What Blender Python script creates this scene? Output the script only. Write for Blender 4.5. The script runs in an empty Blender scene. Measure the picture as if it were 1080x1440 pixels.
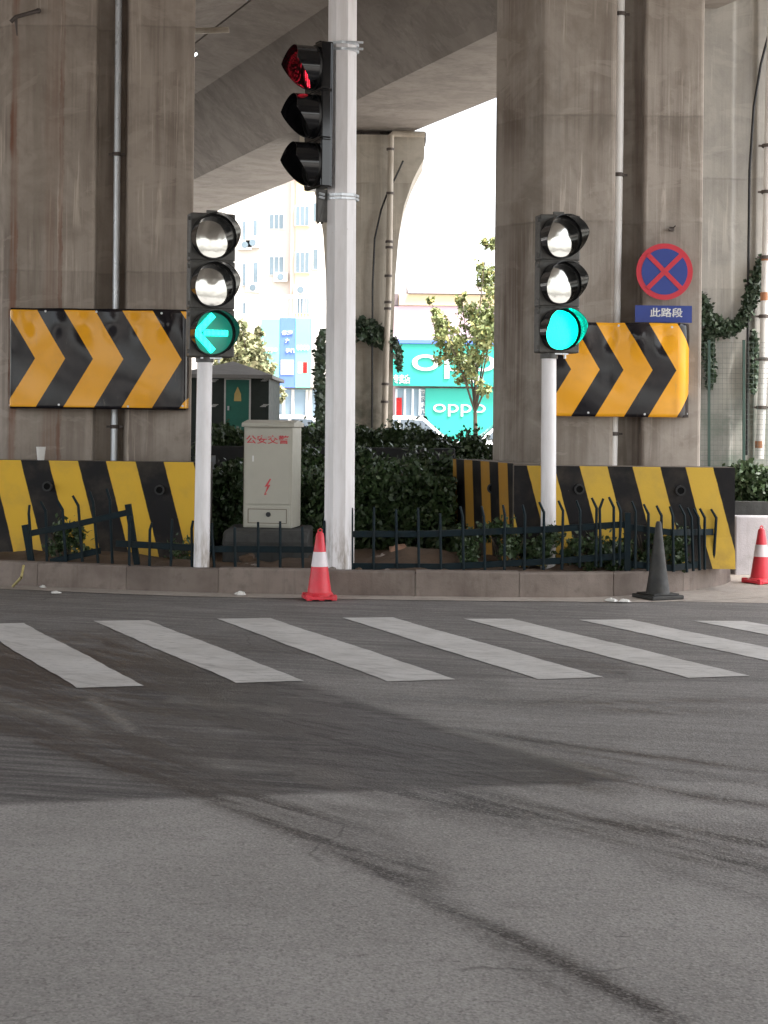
import bpy, math, random
import numpy as np
from mathutils import Matrix, Vector
random.seed(7); rng = np.random.default_rng(7)
SC = bpy.context.scene; COL = SC.collection; R = math.radians
# ---------------------------------------------------------------- camera
F = 2340.0; H = 1.6; CX = 540.0; HY = 592.0; ROLL = R(0.6)
cam = bpy.data.cameras.new('camera'); co = bpy.data.objects.new('camera', cam); COL.objects.link(co)
cam.sensor_fit = 'HORIZONTAL'; cam.sensor_width = 36; cam.lens = F/1080*36
cam.shift_y = -(720-HY)/1080; cam.clip_end = 3000; cam.clip_start = .1
co.matrix_world = Matrix.Translation((0, 0, H)) @ Matrix.Rotation(R(90), 4, 'X') @ Matrix.Rotation(ROLL, 4, 'Z')
SC.camera = co
cam.dof.use_dof = True; cam.dof.focus_distance = 14.5; cam.dof.aperture_fstop = 20
# ---------------------------------------------------------------- light
SUN_EL, SUN_AZ = R(64), R(122)        # azimuth from +Y clockwise
w = bpy.data.worlds.new('World'); SC.world = w; w.use_nodes = True
nt = w.node_tree; bg = nt.nodes['Background']
sky = nt.nodes.new('ShaderNodeTexSky'); sky.sky_type = 'NISHITA'; sky.sun_disc = False
sky.sun_elevation = SUN_EL; sky.sun_rotation = SUN_AZ; sky.air_density = 1.2; sky.dust_density = 3.0; sky.ozone_density = 1
hs = nt.nodes.new('ShaderNodeHueSaturation'); hs.inputs['Saturation'].default_value = .28
nt.links.new(sky.outputs[0], hs.inputs['Color']); nt.links.new(hs.outputs[0], bg.inputs[0]); bg.inputs[1].default_value = .13
sl = bpy.data.lights.new('sun', 'SUN'); so = bpy.data.objects.new('sun', sl); COL.objects.link(so)
sl.energy = 2.8; sl.angle = R(14); sl.color = (1, .96, .9)
sd = Vector((math.sin(SUN_AZ)*math.cos(SUN_EL), math.cos(SUN_AZ)*math.cos(SUN_EL), math.sin(SUN_EL)))
so.rotation_euler = sd.to_track_quat('Z', 'Y').to_euler()
vs = SC.view_settings; vs.view_transform = 'Standard'; vs.look = 'None'; vs.gamma = 1; vs.exposure = 2.35; vs.use_curve_mapping = False
SC.cycles.max_bounces = 8; SC.cycles.diffuse_bounces = 4; SC.cycles.use_denoising = True
# ---------------------------------------------------------------- helpers
cr, sr = math.cos(ROLL), math.sin(ROLL)
def at(px, py, D):
    "photo pixel at distance D -> world point"
    dx, dy = px-CX, py-HY
    u = dx*cr+dy*sr; v = -dx*sr+dy*cr
    return Vector((u*D/F, D, H-v*D/F))
def gnd(px, py, z=0.0):
    dx, dy = px-CX, py-HY
    u = dx*cr+dy*sr; v = -dx*sr+dy*cr
    D = F*(H-z)/v
    return Vector((u*D/F, D, z))
def topx(X, D, Z):
    u = X*F/D; v = (H-Z)*F/D
    return CX+u*cr-v*sr, HY+u*sr+v*cr
def xw(px, D, z=1.6):                   # world x of a pixel column at height z
    v = (H-z)*F/D
    return ((px-CX)+v*sr)/cr*D/F
def wmat(o):
    m = o.matrix_basis.copy()
    while o.parent: o = o.parent; m = o.matrix_basis @ m
    return m
def tag(o, label, cat, group=None):
    o['label'] = label; o['category'] = cat
    if group: o['group'] = group
    return o
def thing(name, label, cat, loc, group=None, rz=0):
    o = bpy.data.objects.new(name, None); COL.objects.link(o); o.location = loc; o.rotation_euler = (0, 0, rz)
    o.empty_display_size = .2
    return tag(o, label, cat, group)
class MB:
    def __init__(s, frame=None): s.v = []; s.f = []; s.mi = []; s.uv = {}; s.F = frame or Matrix.Identity(4)
    def add(s, vs, fs, mi=0, uvs=None):
        n = len(s.v); s.v += [s.F @ Vector(p) for p in vs]
        for k, f in enumerate(fs):
            s.f.append([n+i for i in f]); s.mi.append(mi)
            if uvs: s.uv[len(s.f)-1] = [uvs[i] for i in f]
        return s
    def box(s, x0, x1, y0, y1, z0, z1, mi=0, M=None):
        vs = [Vector((x, y, z)) for z in (z0, z1) for y in (y0, y1) for x in (x0, x1)]
        if M: vs = [M @ p for p in vs]
        return s.add(vs, [(0, 2, 3, 1), (4, 5, 7, 6), (0, 1, 5, 4), (1, 3, 7, 5), (3, 2, 6, 7), (2, 0, 4, 6)], mi)
    def prism(s, poly, z0, z1, mi=0, z1f=None):
        n = len(poly)
        a = sum(poly[i][0]*poly[(i+1) % n][1]-poly[(i+1) % n][0]*poly[i][1] for i in range(n))
        if a < 0: poly = poly[::-1]
        vs = [(x, y, z0) for x, y in poly]+[(x, y, z1) for x, y in poly]
        return s.add(vs, [tuple(range(n-1, -1, -1)), tuple(range(n, 2*n))]+[(i, (i+1) % n, n+(i+1) % n, n+i) for i in range(n)], mi)
    def extr(s, poly, axis, a, b, mi=0):
        "polygon in the plane normal to axis ('x': (y,z), 'y': (x,z)) extruded from a to b"
        n = len(poly)
        mk = (lambda p, t: (t, p[0], p[1])) if axis == 'x' else (lambda p, t: (p[0], t, p[1]))
        vs = [mk(p, a) for p in poly]+[mk(p, b) for p in poly]
        return s.add(vs, [tuple(range(n)), tuple(range(2*n-1, n-1, -1))]+[(i, n+i, n+(i+1) % n, (i+1) % n) for i in range(n)], mi)
    def tube(s, pts, r, n=8, mi=0, caps=True):
        pts = [Vector(p) for p in pts]; rs = r if isinstance(r, (list, tuple)) else [r]*len(pts)
        vs = []; up = None
        for i, p in enumerate(pts):
            t = (pts[min(i+1, len(pts)-1)]-pts[max(i-1, 0)]).normalized()
            a = Vector((0, 0, 1)) if abs(t.z) < .9 else Vector((1, 0, 0))
            if up is not None: a = up
            x = (a-t*a.dot(t)).normalized(); up = x; y = t.cross(x)
            vs += [p+(x*math.cos(k*2*math.pi/n+math.pi/n)+y*math.sin(k*2*math.pi/n+math.pi/n))*rs[i] for k in range(n)]
        fs = [(i*n+k, i*n+(k+1) % n, (i+1)*n+(k+1) % n, (i+1)*n+k) for i in range(len(pts)-1) for k in range(n)]
        if caps: fs += [tuple(range(n-1, -1, -1)), tuple(range((len(pts)-1)*n, len(pts)*n))]
        return s.add(vs, fs, mi)
    def lathe(s, prof, n=32, c=(0, 0, 0), axis='z', mi=0, caps=True):
        vs = []
        for r, h in prof:
            for k in range(n):
                a = k*2*math.pi/n
                p = (r*math.cos(a), r*math.sin(a), h) if axis == 'z' else (r*math.cos(a), h, r*math.sin(a))
                vs.append((p[0]+c[0], p[1]+c[1], p[2]+c[2]))
        fs = [(i*n+k, i*n+(k+1) % n, (i+1)*n+(k+1) % n, (i+1)*n+k) for i in range(len(prof)-1) for k in range(n)]
        if axis == 'y': fs = [f[::-1] for f in fs]
        if caps:
            a, b = tuple(range(n-1, -1, -1)), tuple(range((len(prof)-1)*n, len(prof)*n))
            fs += [a, b] if axis == 'z' else [a[::-1], b[::-1]]
        return s.add(vs, fs, mi)
    def grid(s, fn, nu, nv, uvf=None, mi=0):
        vs = [fn(i/nu, j/nv) for j in range(nv+1) for i in range(nu+1)]
        uvs = [uvf(i/nu, j/nv) for j in range(nv+1) for i in range(nu+1)] if uvf else None
        fs = [(j*(nu+1)+i, j*(nu+1)+i+1, (j+1)*(nu+1)+i+1, (j+1)*(nu+1)+i) for j in range(nv) for i in range(nu)]
        return s.add(vs, fs, mi, uvs)
    def build(s, name, mats, parent=None, smooth=False, bevel=0, kind=None):
        inv = wmat(parent).inverted() if parent else Matrix.Identity(4)
        me = bpy.data.meshes.new(name); me.from_pydata([inv @ p for p in s.v], [], s.f); 
        for m in (mats if isinstance(mats, (list, tuple)) else [mats]): me.materials.append(m)
        me.polygons.foreach_set('material_index', s.mi)
        if s.uv:
            l = me.uv_layers.new(name='UVMap')
            for pi, u in s.uv.items():
                for k, li in enumerate(me.polygons[pi].loop_indices): l.data[li].uv = u[k]
        if smooth: me.shade_smooth(); me.set_sharp_from_angle(angle=R(smooth if smooth is not True else 40))
        me.update()
        o = bpy.data.objects.new(name, me); COL.objects.link(o)
        if parent: o.parent = parent
        if kind: o['kind'] = kind
        if bevel:
            b = o.modifiers.new('bevel', 'BEVEL'); b.width = bevel; b.segments = 2; b.limit_method = 'ANGLE'; b.angle_limit = R(35)
        return o
def srgb(r, g, b): return tuple(((c/255)/12.92 if c/255 <= .04045 else ((c/255+.055)/1.055)**2.4) for c in (r, g, b))
class NT:
    "small wrapper to write node maths briefly"
    def __init__(s, name):
        s.m = bpy.data.materials.new(name); s.m.use_nodes = True; s.t = s.m.node_tree; s.b = s.t.nodes['Principled BSDF']
    def n(s, ty, **k):
        n = s.t.nodes.new('ShaderNode'+ty)
        for a, b in k.items(): setattr(n, a, b)
        return n
    def l(s, a, b): s.t.links.new(a, b)
    def put(s, sock, v):
        if hasattr(v, 'is_linked') or isinstance(v, bpy.types.NodeSocket): s.l(v, sock)
        else: sock.default_value = (v+(1,) if isinstance(v, tuple) and len(v) == 3 and sock.type == 'RGBA' else v)
    def math(s, op, a, b=0.0, c=0.0):
        n = s.n('Math', operation=op)
        for i, v in enumerate((a, b, c)): s.put(n.inputs[i], v)
        return n.outputs[0]
    def coord(s, scale=(1, 1, 1), which='Object', rot=(0, 0, 0)):
        tc = s.n('TexCoord'); mp = s.n('Mapping'); s.l(tc.outputs[which], mp.inputs[0]); mp.inputs['Scale'].default_value = scale; mp.inputs['Rotation'].default_value = rot
        return mp.outputs[0]
    def coord2(s, deg, scale):
        v = s.coord((1, 1, 1), rot=(0, 0, R(deg))); mp = s.n('Mapping'); s.l(v, mp.inputs[0]); mp.inputs['Scale'].default_value = scale; return mp.outputs[0]
    def noise(s, scale, vec=None, detail=4, rough=.6, dist=0):
        n = s.n('TexNoise'); n.inputs['Scale'].default_value = scale; n.inputs['Detail'].default_value = detail; n.inputs['Roughness'].default_value = rough; n.inputs['Distortion'].default_value = dist
        if vec is not None: s.l(vec, n.inputs['Vector'])
        return n.outputs[0]
    def ramp(s, v, lo, hi, a=0.0, b=1.0):
        n = s.n('MapRange', interpolation_type='SMOOTHSTEP'); s.put(n.inputs[0], v)
        for i, x in enumerate((lo, hi, a, b)): n.inputs[i+1].default_value = x
        return n.outputs[0]
    def mix(s, f, a, b, mode='MIX'):
        n = s.n('Mix', data_type='RGBA', blend_type=mode); s.put(n.inputs[0], f); s.put(n.inputs[6], a); s.put(n.inputs[7], b)
        return n.outputs[2]
    def bump(s, h, strength=.3, dist=.01, prev=None):
        n = s.n('Bump'); n.inputs['Strength'].default_value = strength; n.inputs['Distance'].default_value = dist; s.l(h, n.inputs['Height'])
        if prev is not None: s.l(prev, n.inputs['Normal'])
        s.l(n.outputs[0], s.b.inputs['Normal']); return n.outputs[0]
    def set(s, **k):
        for a, v in k.items(): s.put(s.b.inputs[{'col': 'Base Color', 'rough': 'Roughness', 'metal': 'Metallic', 'spec': 'Specular IOR Level', 'coat': 'Coat Weight', 'emit': 'Emission Color', 'es': 'Emission Strength', 'sub': 'Subsurface Weight', 'tr': 'Transmission Weight'}[a]], v)
        return s.m
def plain(name, col, rough=.5, metal=0, var=.2, vs_=4, bump=0, bs=60, col2=None, stretch=(1, 1, 1), **k):
    t = NT(name); c = t.coord(stretch); f = t.ramp(t.noise(vs_, c, 6), .3, .75)
    dark = col2 or tuple(x*(1-var) for x in col)
    cc = t.mix(f, col, dark)
    f2 = t.ramp(t.noise(vs_*6, c, 5), .45, .8)
    cc = t.mix(t.math('MULTIPLY', f2, .5*var/.2*.3), cc, tuple(x*.6 for x in dark))
    if bump: t.bump(t.noise(bs, c, 5), bump, .01)
    t.set(col=cc, rough=t.ramp(t.noise(vs_*3, c), .2, .8, max(rough-.08, .02), min(rough+.12, 1)), metal=metal, **k)
    return t.m
def concrete(name, c1, c2, c3, seamz=(), tintx=None, streak=1.0, lowtint=None):
    t = NT(name); P = t.coord()
    vs1 = t.noise(1.0, t.coord((7, 7, .3)), 6, .65, .35)
    vs2 = t.noise(1.0, t.coord((30, 30, .7)), 4, .6, .3)
    blot = t.noise(1.5, t.coord((1, 1, .8)), 8, .65, .6); big = t.noise(.7, P, 3, .5, .3)
    gate = t.ramp(big, .4, .62, .15, 1)
    c = t.mix(t.ramp(blot, .38, .66), c1, c2)
    c = t.mix(t.math('MULTIPLY', t.ramp(t.noise(6, P, 8, .7), .5, .7), .3), c, tuple(x*.7 for x in c2))
    c = t.mix(t.math('MULTIPLY', t.math('MULTIPLY', t.ramp(vs1, .45, .66), gate), .75*streak), c, c3)
    c = t.mix(t.math('MULTIPLY', t.math('MULTIPLY', t.ramp(vs2, .52, .72), gate), .4*streak), c, tuple(x*.62 for x in c2))
    g2 = t.ramp(t.noise(.9, t.coord((1.6, 1.6, .6)), 3), .48, .6)
    lt = t.math('MULTIPLY', t.math('MULTIPLY', t.ramp(t.noise(1.0, t.coord((16, 16, .5)), 6, .7, .6), .52, .64), g2), .75*streak)
    c = t.mix(lt, c, tuple(min(1, x*1.5) for x in c1))
    pt = t.ramp(t.noise(1.1, t.coord((.8, .8, 1.9)), 5, .6, 1.2), .55, .58, 0, .3)
    c = t.mix(pt, c, tuple(x*1.15 for x in c1))
    sep = t.n('SeparateXYZ'); t.l(P, sep.inputs[0])
    wob = t.math('MULTIPLY', t.math('SUBTRACT', t.noise(2.5, P), .5), .06)
    for z in seamz:
        d = t.math('ABSOLUTE', t.math('SUBTRACT', t.math('ADD', sep.outputs[2], wob), z))
        c = t.mix(t.math('MULTIPLY', t.math('MULTIPLY', t.ramp(d, 0, .02, 1, 0), t.ramp(blot, .4, .6, .2, 1)), .4), c, tuple(x*.5 for x in c2))
        below = t.math('MULTIPLY', t.ramp(t.math('SUBTRACT', z, sep.outputs[2]), 0, .5, 1, 0), t.ramp(t.math('SUBTRACT', z, sep.outputs[2]), -.01, .01))
        c = t.mix(t.math('MULTIPLY', below, t.math('MULTIPLY', t.ramp(vs1, .3, .6), .35)), c, tuple(x*.55 for x in c2))
    if tintx:
        for x, wd, amt, rc in tintx:
            d = t.math('ABSOLUTE', t.math('SUBTRACT', t.math('ADD', sep.outputs[0], t.math('MULTIPLY', t.math('SUBTRACT', t.noise(1, t.coord((1, 1, 1.6)), 5, .7), .5), .12)), x))
            c = t.mix(t.math('MULTIPLY', t.ramp(d, wd*.4, wd, 1, 0), t.math('MULTIPLY', t.math('MULTIPLY', t.ramp(vs2, .3, .6, .3, 1), t.ramp(big, .35, .6, .4, 1)), amt)), c, rc)
    if lowtint:
        m = t.math('MULTIPLY', t.ramp(sep.outputs[2], lowtint[0], lowtint[1], 1, 0), t.ramp(t.noise(2, P, 6), .3, .7))
        c = t.mix(m, c, lowtint[2])  # dark greenish tint growing towards the foot, broken by noise
    hb = t.math('ADD', t.math('MULTIPLY', vs1, .6), t.math('MULTIPLY', t.noise(45, P, 5), .25))
    t.bump(hb, .5, .012)
    t.set(col=c, rough=.85, spec=.3)
    return t.m
# ---------------------------------------------------------------- materials
rust = (.2, .075, .04)
m_pierL = concrete('pier_concrete_left', (.38, .325, .275), (.28, .235, .195), (.18, .14, .115), (3.15, 5.75), [(-1.02, .05, .75, rust), (-.62, .1, .5, (.2, .11, .075)), (-.78, .035, .5, (.3, .27, .22)), (-.52, .03, .75, (.17, .06, .03)), (.05, .14, .55, (.13, .085, .06))])  # vertical stripes: rust tones at the left, darker brown along the pipe groove
m_pierR = concrete('pier_concrete_right', (.4, .355, .31), (.29, .25, .21), (.18, .145, .12), (3.7, 4.8), [(-1.0, .16, .5, (.12, .08, .06)), (.28, .07, .5, (.13, .085, .065)), (-.62, .1, .3, (.2, .19, .17))])  # vertical stripes: darker brown on the left bevel and right of the pipe
m_pierB = concrete('pier_concrete_back', (.5, .46, .39), (.4, .36, .3), (.3, .26, .21), (5.6,), None, .7, (1.2, 3.4, (.07, .08, .06)))
m_pierF = concrete('pier_concrete_far', (.46, .44, .4), (.36, .345, .32), (.25, .235, .215), (3.2, 4.5), None, .6, (1.2, 2.6, (.13, .16, .13)))
m_deck = concrete('deck_concrete', (.36, .33, .3), (.28, .255, .23), (.16, .145, .13), (), None, .35)
m_kerb = None
def stone(name, c1, c2, c3):
    t = NT(name); P = t.coord(); gi = t.n('NewGeometry')
    c = t.mix(t.ramp(t.noise(2.2, P, 7), .35, .7), c1, c2); c = t.mix(t.math('MULTIPLY', gi.outputs['Random Per Island'], .45), c, tuple(x*.62 for x in c2)); c = t.mix(t.math('MULTIPLY', t.ramp(t.noise(9, P, 6), .5, .75), .6), c, c3)
    v = t.noise(1, t.coord((14, 14, 1.2)), 5); c = t.mix(t.math('MULTIPLY', t.ramp(v, .5, .75), .5), c, c3)
    t.bump(t.noise(60, P, 6), .5, .008); t.set(col=c, rough=.85, spec=.3); return t.m
m_kerb = stone('kerb_stone', (.26, .215, .185), (.17, .135, .115), (.12, .095, .08))
m_mortar = plain('kerb_joint_mortar', (.3, .27, .22), .9)
m_gutter = stone('gutter_concrete', (.5, .44, .385), (.4, .35, .305), (.27, .22, .19))
def polemat():
    t = NT('white_pole_paint'); P = t.coord(); sp = t.n('SeparateXYZ'); t.l(P, sp.inputs[0])
    c = t.mix(t.ramp(t.noise(1, t.coord((10, 10, .8)), 6), .35, .7), (.86, .84, .85), (.76, .73, .73))
    g = t.math('MULTIPLY', t.ramp(sp.outputs[2], 0, .6, 1, .12), t.ramp(t.noise(1, t.coord((18, 18, 3)), 6, .7), .42, .66))
    c = t.mix(g, c, (.36, .31, .26)); c = t.mix(t.ramp(t.noise(30, P, 6, .7), .66, .7, 0, .5), c, (.4, .34, .3))
    t.bump(t.noise(3, P, 3), .1, .02); t.set(col=c, rough=.4); return t.m
m_white = polemat()
m_galv = plain('galvanised_metal', (.74, .78, .82), .3, .35, .15, 8, stretch=(1, 1, .2))
m_pvc = plain('white_pvc_pipe', (.85, .84, .82), .35, 0, .1, 6, col2=(.74, .71, .67), stretch=(1, 1, .4))
m_pvcold = plain('stained_pipe', (.55, .5, .42), .5, 0, .3, 5, col2=(.4, .34, .27), stretch=(1, 1, .4))
m_clamp = plain('clamp_metal', (.12, .1, .09), .6, .3)
m_housing = plain('signal_housing_black', (.05, .048, .045), .42, 0, .3, 12, col2=(.09, .085, .075))
m_visor = NT('visor_black').set(col=(.008, .008, .009), rough=.09, spec=.4)
m_seal = plain('lens_seal', (.01, .01, .01), .5)
def lensmat():
    t = NT('clear_signal_lens'); P = t.coord()
    t.bump(t.noise(5, P, 2), .12, .02)
    t.set(col=(.5, .5, .48), rough=.08, metal=1); return t.m
m_lens = lensmat()
m_lensoff = NT('green_arrow_lens').set(col=(.06, .12, .1), rough=.35, emit=(0, 1, .7), es=.03)
m_lensdk = NT('unlit_lens').set(col=(.02, .02, .02), rough=.15)
def led(name, col, s, dots=True, sc=75, lo=.25, hi=.5, a=1.5, b_=.45):
    t = NT(name)
    if dots:
        v = t.n('TexVoronoi'); v.inputs['Scale'].default_value = sc; v.inputs['Randomness'].default_value = .25; t.l(t.coord(), v.inputs['Vector'])
        e = t.math('MULTIPLY', t.ramp(v.outputs['Distance'], lo, hi, a, b_), s)
        t.put(t.b.inputs['Emission Strength'], e)
    else: t.put(t.b.inputs['Emission Strength'], s)
    t.set(col=(.02, .05, .04), rough=.3, emit=col); return t.m
m_green = led('green_led_light', (.0, 1, .68), 1.1)
m_arrow = led('green_arrow_light', (.02, 1, .72), .9)
m_red = led('red_led_light', (1, .02, .05), 7, True, 46, .1, .3, 1.2, 0.0)
m_redoff = NT('red_signal_lens').set(col=(.08, .01, .012), rough=.2)
m_fence = plain('fence_dark_paint', (.006, .016, .022), .5, 0, .4, 9, col2=(.012, .018, .02), spec=.12)
m_green_post = plain('green_fence_paint', (.035, .075, .06), .5)
m_mesh = plain('grey_green_wire', (.12, .16, .14), .6)
m_conered = plain('cone_red_plastic', (.75, .035, .06), .42, 0, .25, 9, col2=(.6, .05, .06))
m_conewhite = plain('cone_white_band', (.8, .72, .74), .4, 0, .1, 9)
m_coneblack = plain('cone_grimy_rubber', (.018, .018, .017), .6, 0, .5, 8, col2=(.045, .042, .037))
m_cab = plain('cabinet_beige_paint', (.46, .44, .37), .45, 0, .06, 2, col2=(.41, .39, .33))
m_cabside = plain('cabinet_dark_brown', (.12, .085, .05), .6)
m_redpaint = plain('red_paint', (.65, .07, .08), .5, 0, .3, 30)
m_black = plain('matt_black', (.012, .012, .012), .5)
m_soil = plain('brown_soil', (.13, .085, .055), .95, 0, .4, 3, bump=.8, bs=25, col2=(.075, .05, .033))
m_asph = plain('far_asphalt', (.24, .225, .21), .8, 0, .15, .6)
m_rubblecol = plain('grey_rubble', (.3, .25, .22), .9, 0, .3, 6, bump=.5)
m_hole = NT('hole_shade_black').set(col=(.004, .004, .004), rough=.8, spec=.1)
m_yboard = plain('yellow_board', (.6, .5, .2), .6)
m_plastic = plain('white_litter', (.8, .78, .74), .4)
m_hut = plain('hut_dark_green', (.03, .042, .036), .6)
m_hutroof = plain('hut_roof_grey', (.3, .29, .28), .7)
m_hutdoor = plain('hut_door_green', (.03, .2, .15), .5)
m_trim = plain('white_trim', (.75, .75, .73), .5)
m_plinth = stone('plinth_concrete', (.075, .075, .07), (.05, .05, .048), (.03, .03, .028))
m_wallgrey = stone('low_wall_white', (.6, .58, .6), (.5, .48, .5), (.36, .34, .34))
m_bluesign = plain('sign_blue', (.03, .06, .3), .35, 0, .12, 5)
m_redsign = plain('sign_red', (.65, .035, .06), .35, 0, .12, 5)
m_whitesign = plain('sign_white', (.8, .8, .8), .4)
m_teal = plain('teal_board', (.03, .4, .31), .5, 0, .06, .5)
m_teal2 = plain('pale_teal_board', (.22, .62, .5), .5, 0, .1, .5)
m_blueb = plain('blue_board', (.12, .22, .62), .5, 0, .1, .5)
m_glass = NT('shop_glass').set(col=(.3, .4, .48), rough=.1, metal=.3)
m_win = plain('window_glass', (.2, .26, .3), .2, .2, .3, .5)
m_bwhite = plain('building_white', (.66, .62, .56), .8, 0, .08, .3)
m_byel = plain('building_cream', (.7, .55, .33), .8, 0, .1, .3)
m_bpink = plain('building_pink', (.75, .5, .42), .8, 0, .1, .3)
m_bpinkw = plain('building_pale_pink', (.66, .48, .5), .8, 0, .08, .3)
m_roofbr = plain('building_roof_brown', (.24, .19, .19), .8, 0, .3, .4, stretch=(.3, 1, 3))
m_carw = plain('car_white_paint', (.8, .8, .8), .2, 0, .03)
m_carg = NT('car_glass').set(col=(.09, .11, .13), rough=.08)
m_tyre = plain('tyre_rubber', (.02, .02, .02), .8)
m_lampred = plain('tail_lamp_red', (.5, .02, .02), .2)
def leafmat(name, a, b, c, rough=.55):
    t = NT(name); g = t.n('NewGeometry'); r = g.outputs['Random Per Island']
    cc = t.mix(t.ramp(r, .0, .6), a, b); cc = t.mix(t.ramp(r, .82, .95), cc, c)
    cc = t.mix(t.math('MULTIPLY', t.ramp(t.noise(3, t.coord()), .4, .65), .5), cc, tuple(x*.5 for x in a))
    t.set(col=cc, rough=rough, spec=.45); return t.m
m_hedge = leafmat('hedge_leaves', (.03, .055, .018), (.055, .095, .035), (.14, .18, .1), .45)
m_ivy = leafmat('ivy_leaves', (.03, .05, .025), (.05, .085, .045), (.14, .17, .12), .45)
m_tree = leafmat('tree_leaves', (.17, .22, .08), (.27, .3, .12), (.4, .34, .12))
m_tree2 = leafmat('pale_tree_leaves', (.22, .25, .12), (.32, .31, .17), (.42, .36, .2))
m_bark = plain('bark', (.09, .07, .05), .9, bump=.5)
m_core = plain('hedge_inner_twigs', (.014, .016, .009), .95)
# striped barrier / chevron sheet
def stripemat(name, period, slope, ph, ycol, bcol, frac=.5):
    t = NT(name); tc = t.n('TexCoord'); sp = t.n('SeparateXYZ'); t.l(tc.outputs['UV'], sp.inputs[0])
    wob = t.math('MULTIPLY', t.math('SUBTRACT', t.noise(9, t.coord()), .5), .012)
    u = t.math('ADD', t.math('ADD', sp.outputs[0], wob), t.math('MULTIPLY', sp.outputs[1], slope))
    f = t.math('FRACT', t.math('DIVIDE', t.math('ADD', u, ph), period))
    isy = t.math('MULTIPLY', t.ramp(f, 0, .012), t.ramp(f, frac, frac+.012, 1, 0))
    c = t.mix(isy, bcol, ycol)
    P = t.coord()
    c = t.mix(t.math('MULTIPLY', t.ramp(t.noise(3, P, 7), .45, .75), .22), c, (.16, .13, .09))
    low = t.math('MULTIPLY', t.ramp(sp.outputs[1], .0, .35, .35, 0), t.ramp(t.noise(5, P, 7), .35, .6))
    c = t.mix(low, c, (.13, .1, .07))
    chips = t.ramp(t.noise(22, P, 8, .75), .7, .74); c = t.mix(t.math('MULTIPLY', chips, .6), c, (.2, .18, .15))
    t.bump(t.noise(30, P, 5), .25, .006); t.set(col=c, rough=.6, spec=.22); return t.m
YEL = (.74, .45, .045); YELS = (.92, .42, .025); BLK = (.01, .009, .01)
def chevmat(name, period, slope, tip, frac):
    t = NT(name); tc = t.n('TexCoord'); sp = t.n('SeparateXYZ'); t.l(tc.outputs['UV'], sp.inputs[0])
    u = t.math('SUBTRACT', t.math('ADD', sp.outputs[0], t.math('MULTIPLY', t.math('ABSOLUTE', sp.outputs[1]), slope)), tip)
    f = t.math('FRACT', t.math('DIVIDE', u, period))
    edge = t.ramp(t.math('ABSOLUTE', sp.outputs[1]), .505, .51, 1, 0)
    isy = t.math('MULTIPLY', t.ramp(f, 1-frac, 1-frac+.01), edge)
    P = t.coord(); c = t.mix(isy, (.012, .011, .014), YELS)
    c = t.mix(t.math('MULTIPLY', t.ramp(t.noise(2.5, P, 6), .45, .75), .18), c, (.14, .1, .08)); c = t.mix(t.ramp(t.noise(1, t.coord((14, 14, 3)), 8, .75), .6, .72, 0, .3), c, (.3, .24, .18))
    t.bump(t.noise(1, t.coord((3.5, 3.5, 1.1)), 2), .16, .05)
    t.set(col=c, rough=t.ramp(t.noise(5, P), .3, .7, .08, .16), spec=.3); return t.m
# ---------------------------------------------------------------- text helper
def text_mesh(body, width, height, M, name, mat, parent, depth=.002, bold=0.0):
    c = bpy.data.curves.new(name, 'FONT'); c.body = body; c.size = 1; c.extrude = .5; c.offset = bold
    o = bpy.data.objects.new(name, c); COL.objects.link(o)
    bpy.context.view_layer.update(); dg = bpy.context.evaluated_depsgraph_get()
    me = bpy.data.meshes.new_from_object(o.evaluated_get(dg)); bpy.data.objects.remove(o)
    n = len(me.vertices); a = np.zeros(n*3); me.vertices.foreach_get('co', a); a = a.reshape(-1, 3)
    mn, mx = a.min(0), a.max(0)
    sx = width/(mx[0]-mn[0]); sz = height/(mx[1]-mn[1])
    inv = wmat(parent).inverted()
    pts = [inv @ (M @ Vector(((p[0]-mn[0])*sx-width/2, -depth if p[2] > 0 else 0, (p[1]-mn[1])*sz-height/2))) for p in a]
    me.vertices.foreach_set('co', [q for p in pts for q in p]); me.materials.clear(); me.materials.append(mat); me.update()
    r = bpy.data.objects.new(name, me); COL.objects.link(r); r.parent = parent; return r
def fr(p, rz=0, ry=0): return Matrix.Translation(p) @ Matrix.Rotation(rz, 4, 'Z') @ Matrix.Rotation(ry, 4, 'Y')
TILT = 0.0
# ================================================================ SETTING
MB().add([(-900, -200, 0), (900, -200, 0), (900, 2500, 0), (-900, 2500, 0)], [(0, 1, 2, 3)]).build('ground', m_asph, kind='structure')
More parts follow.
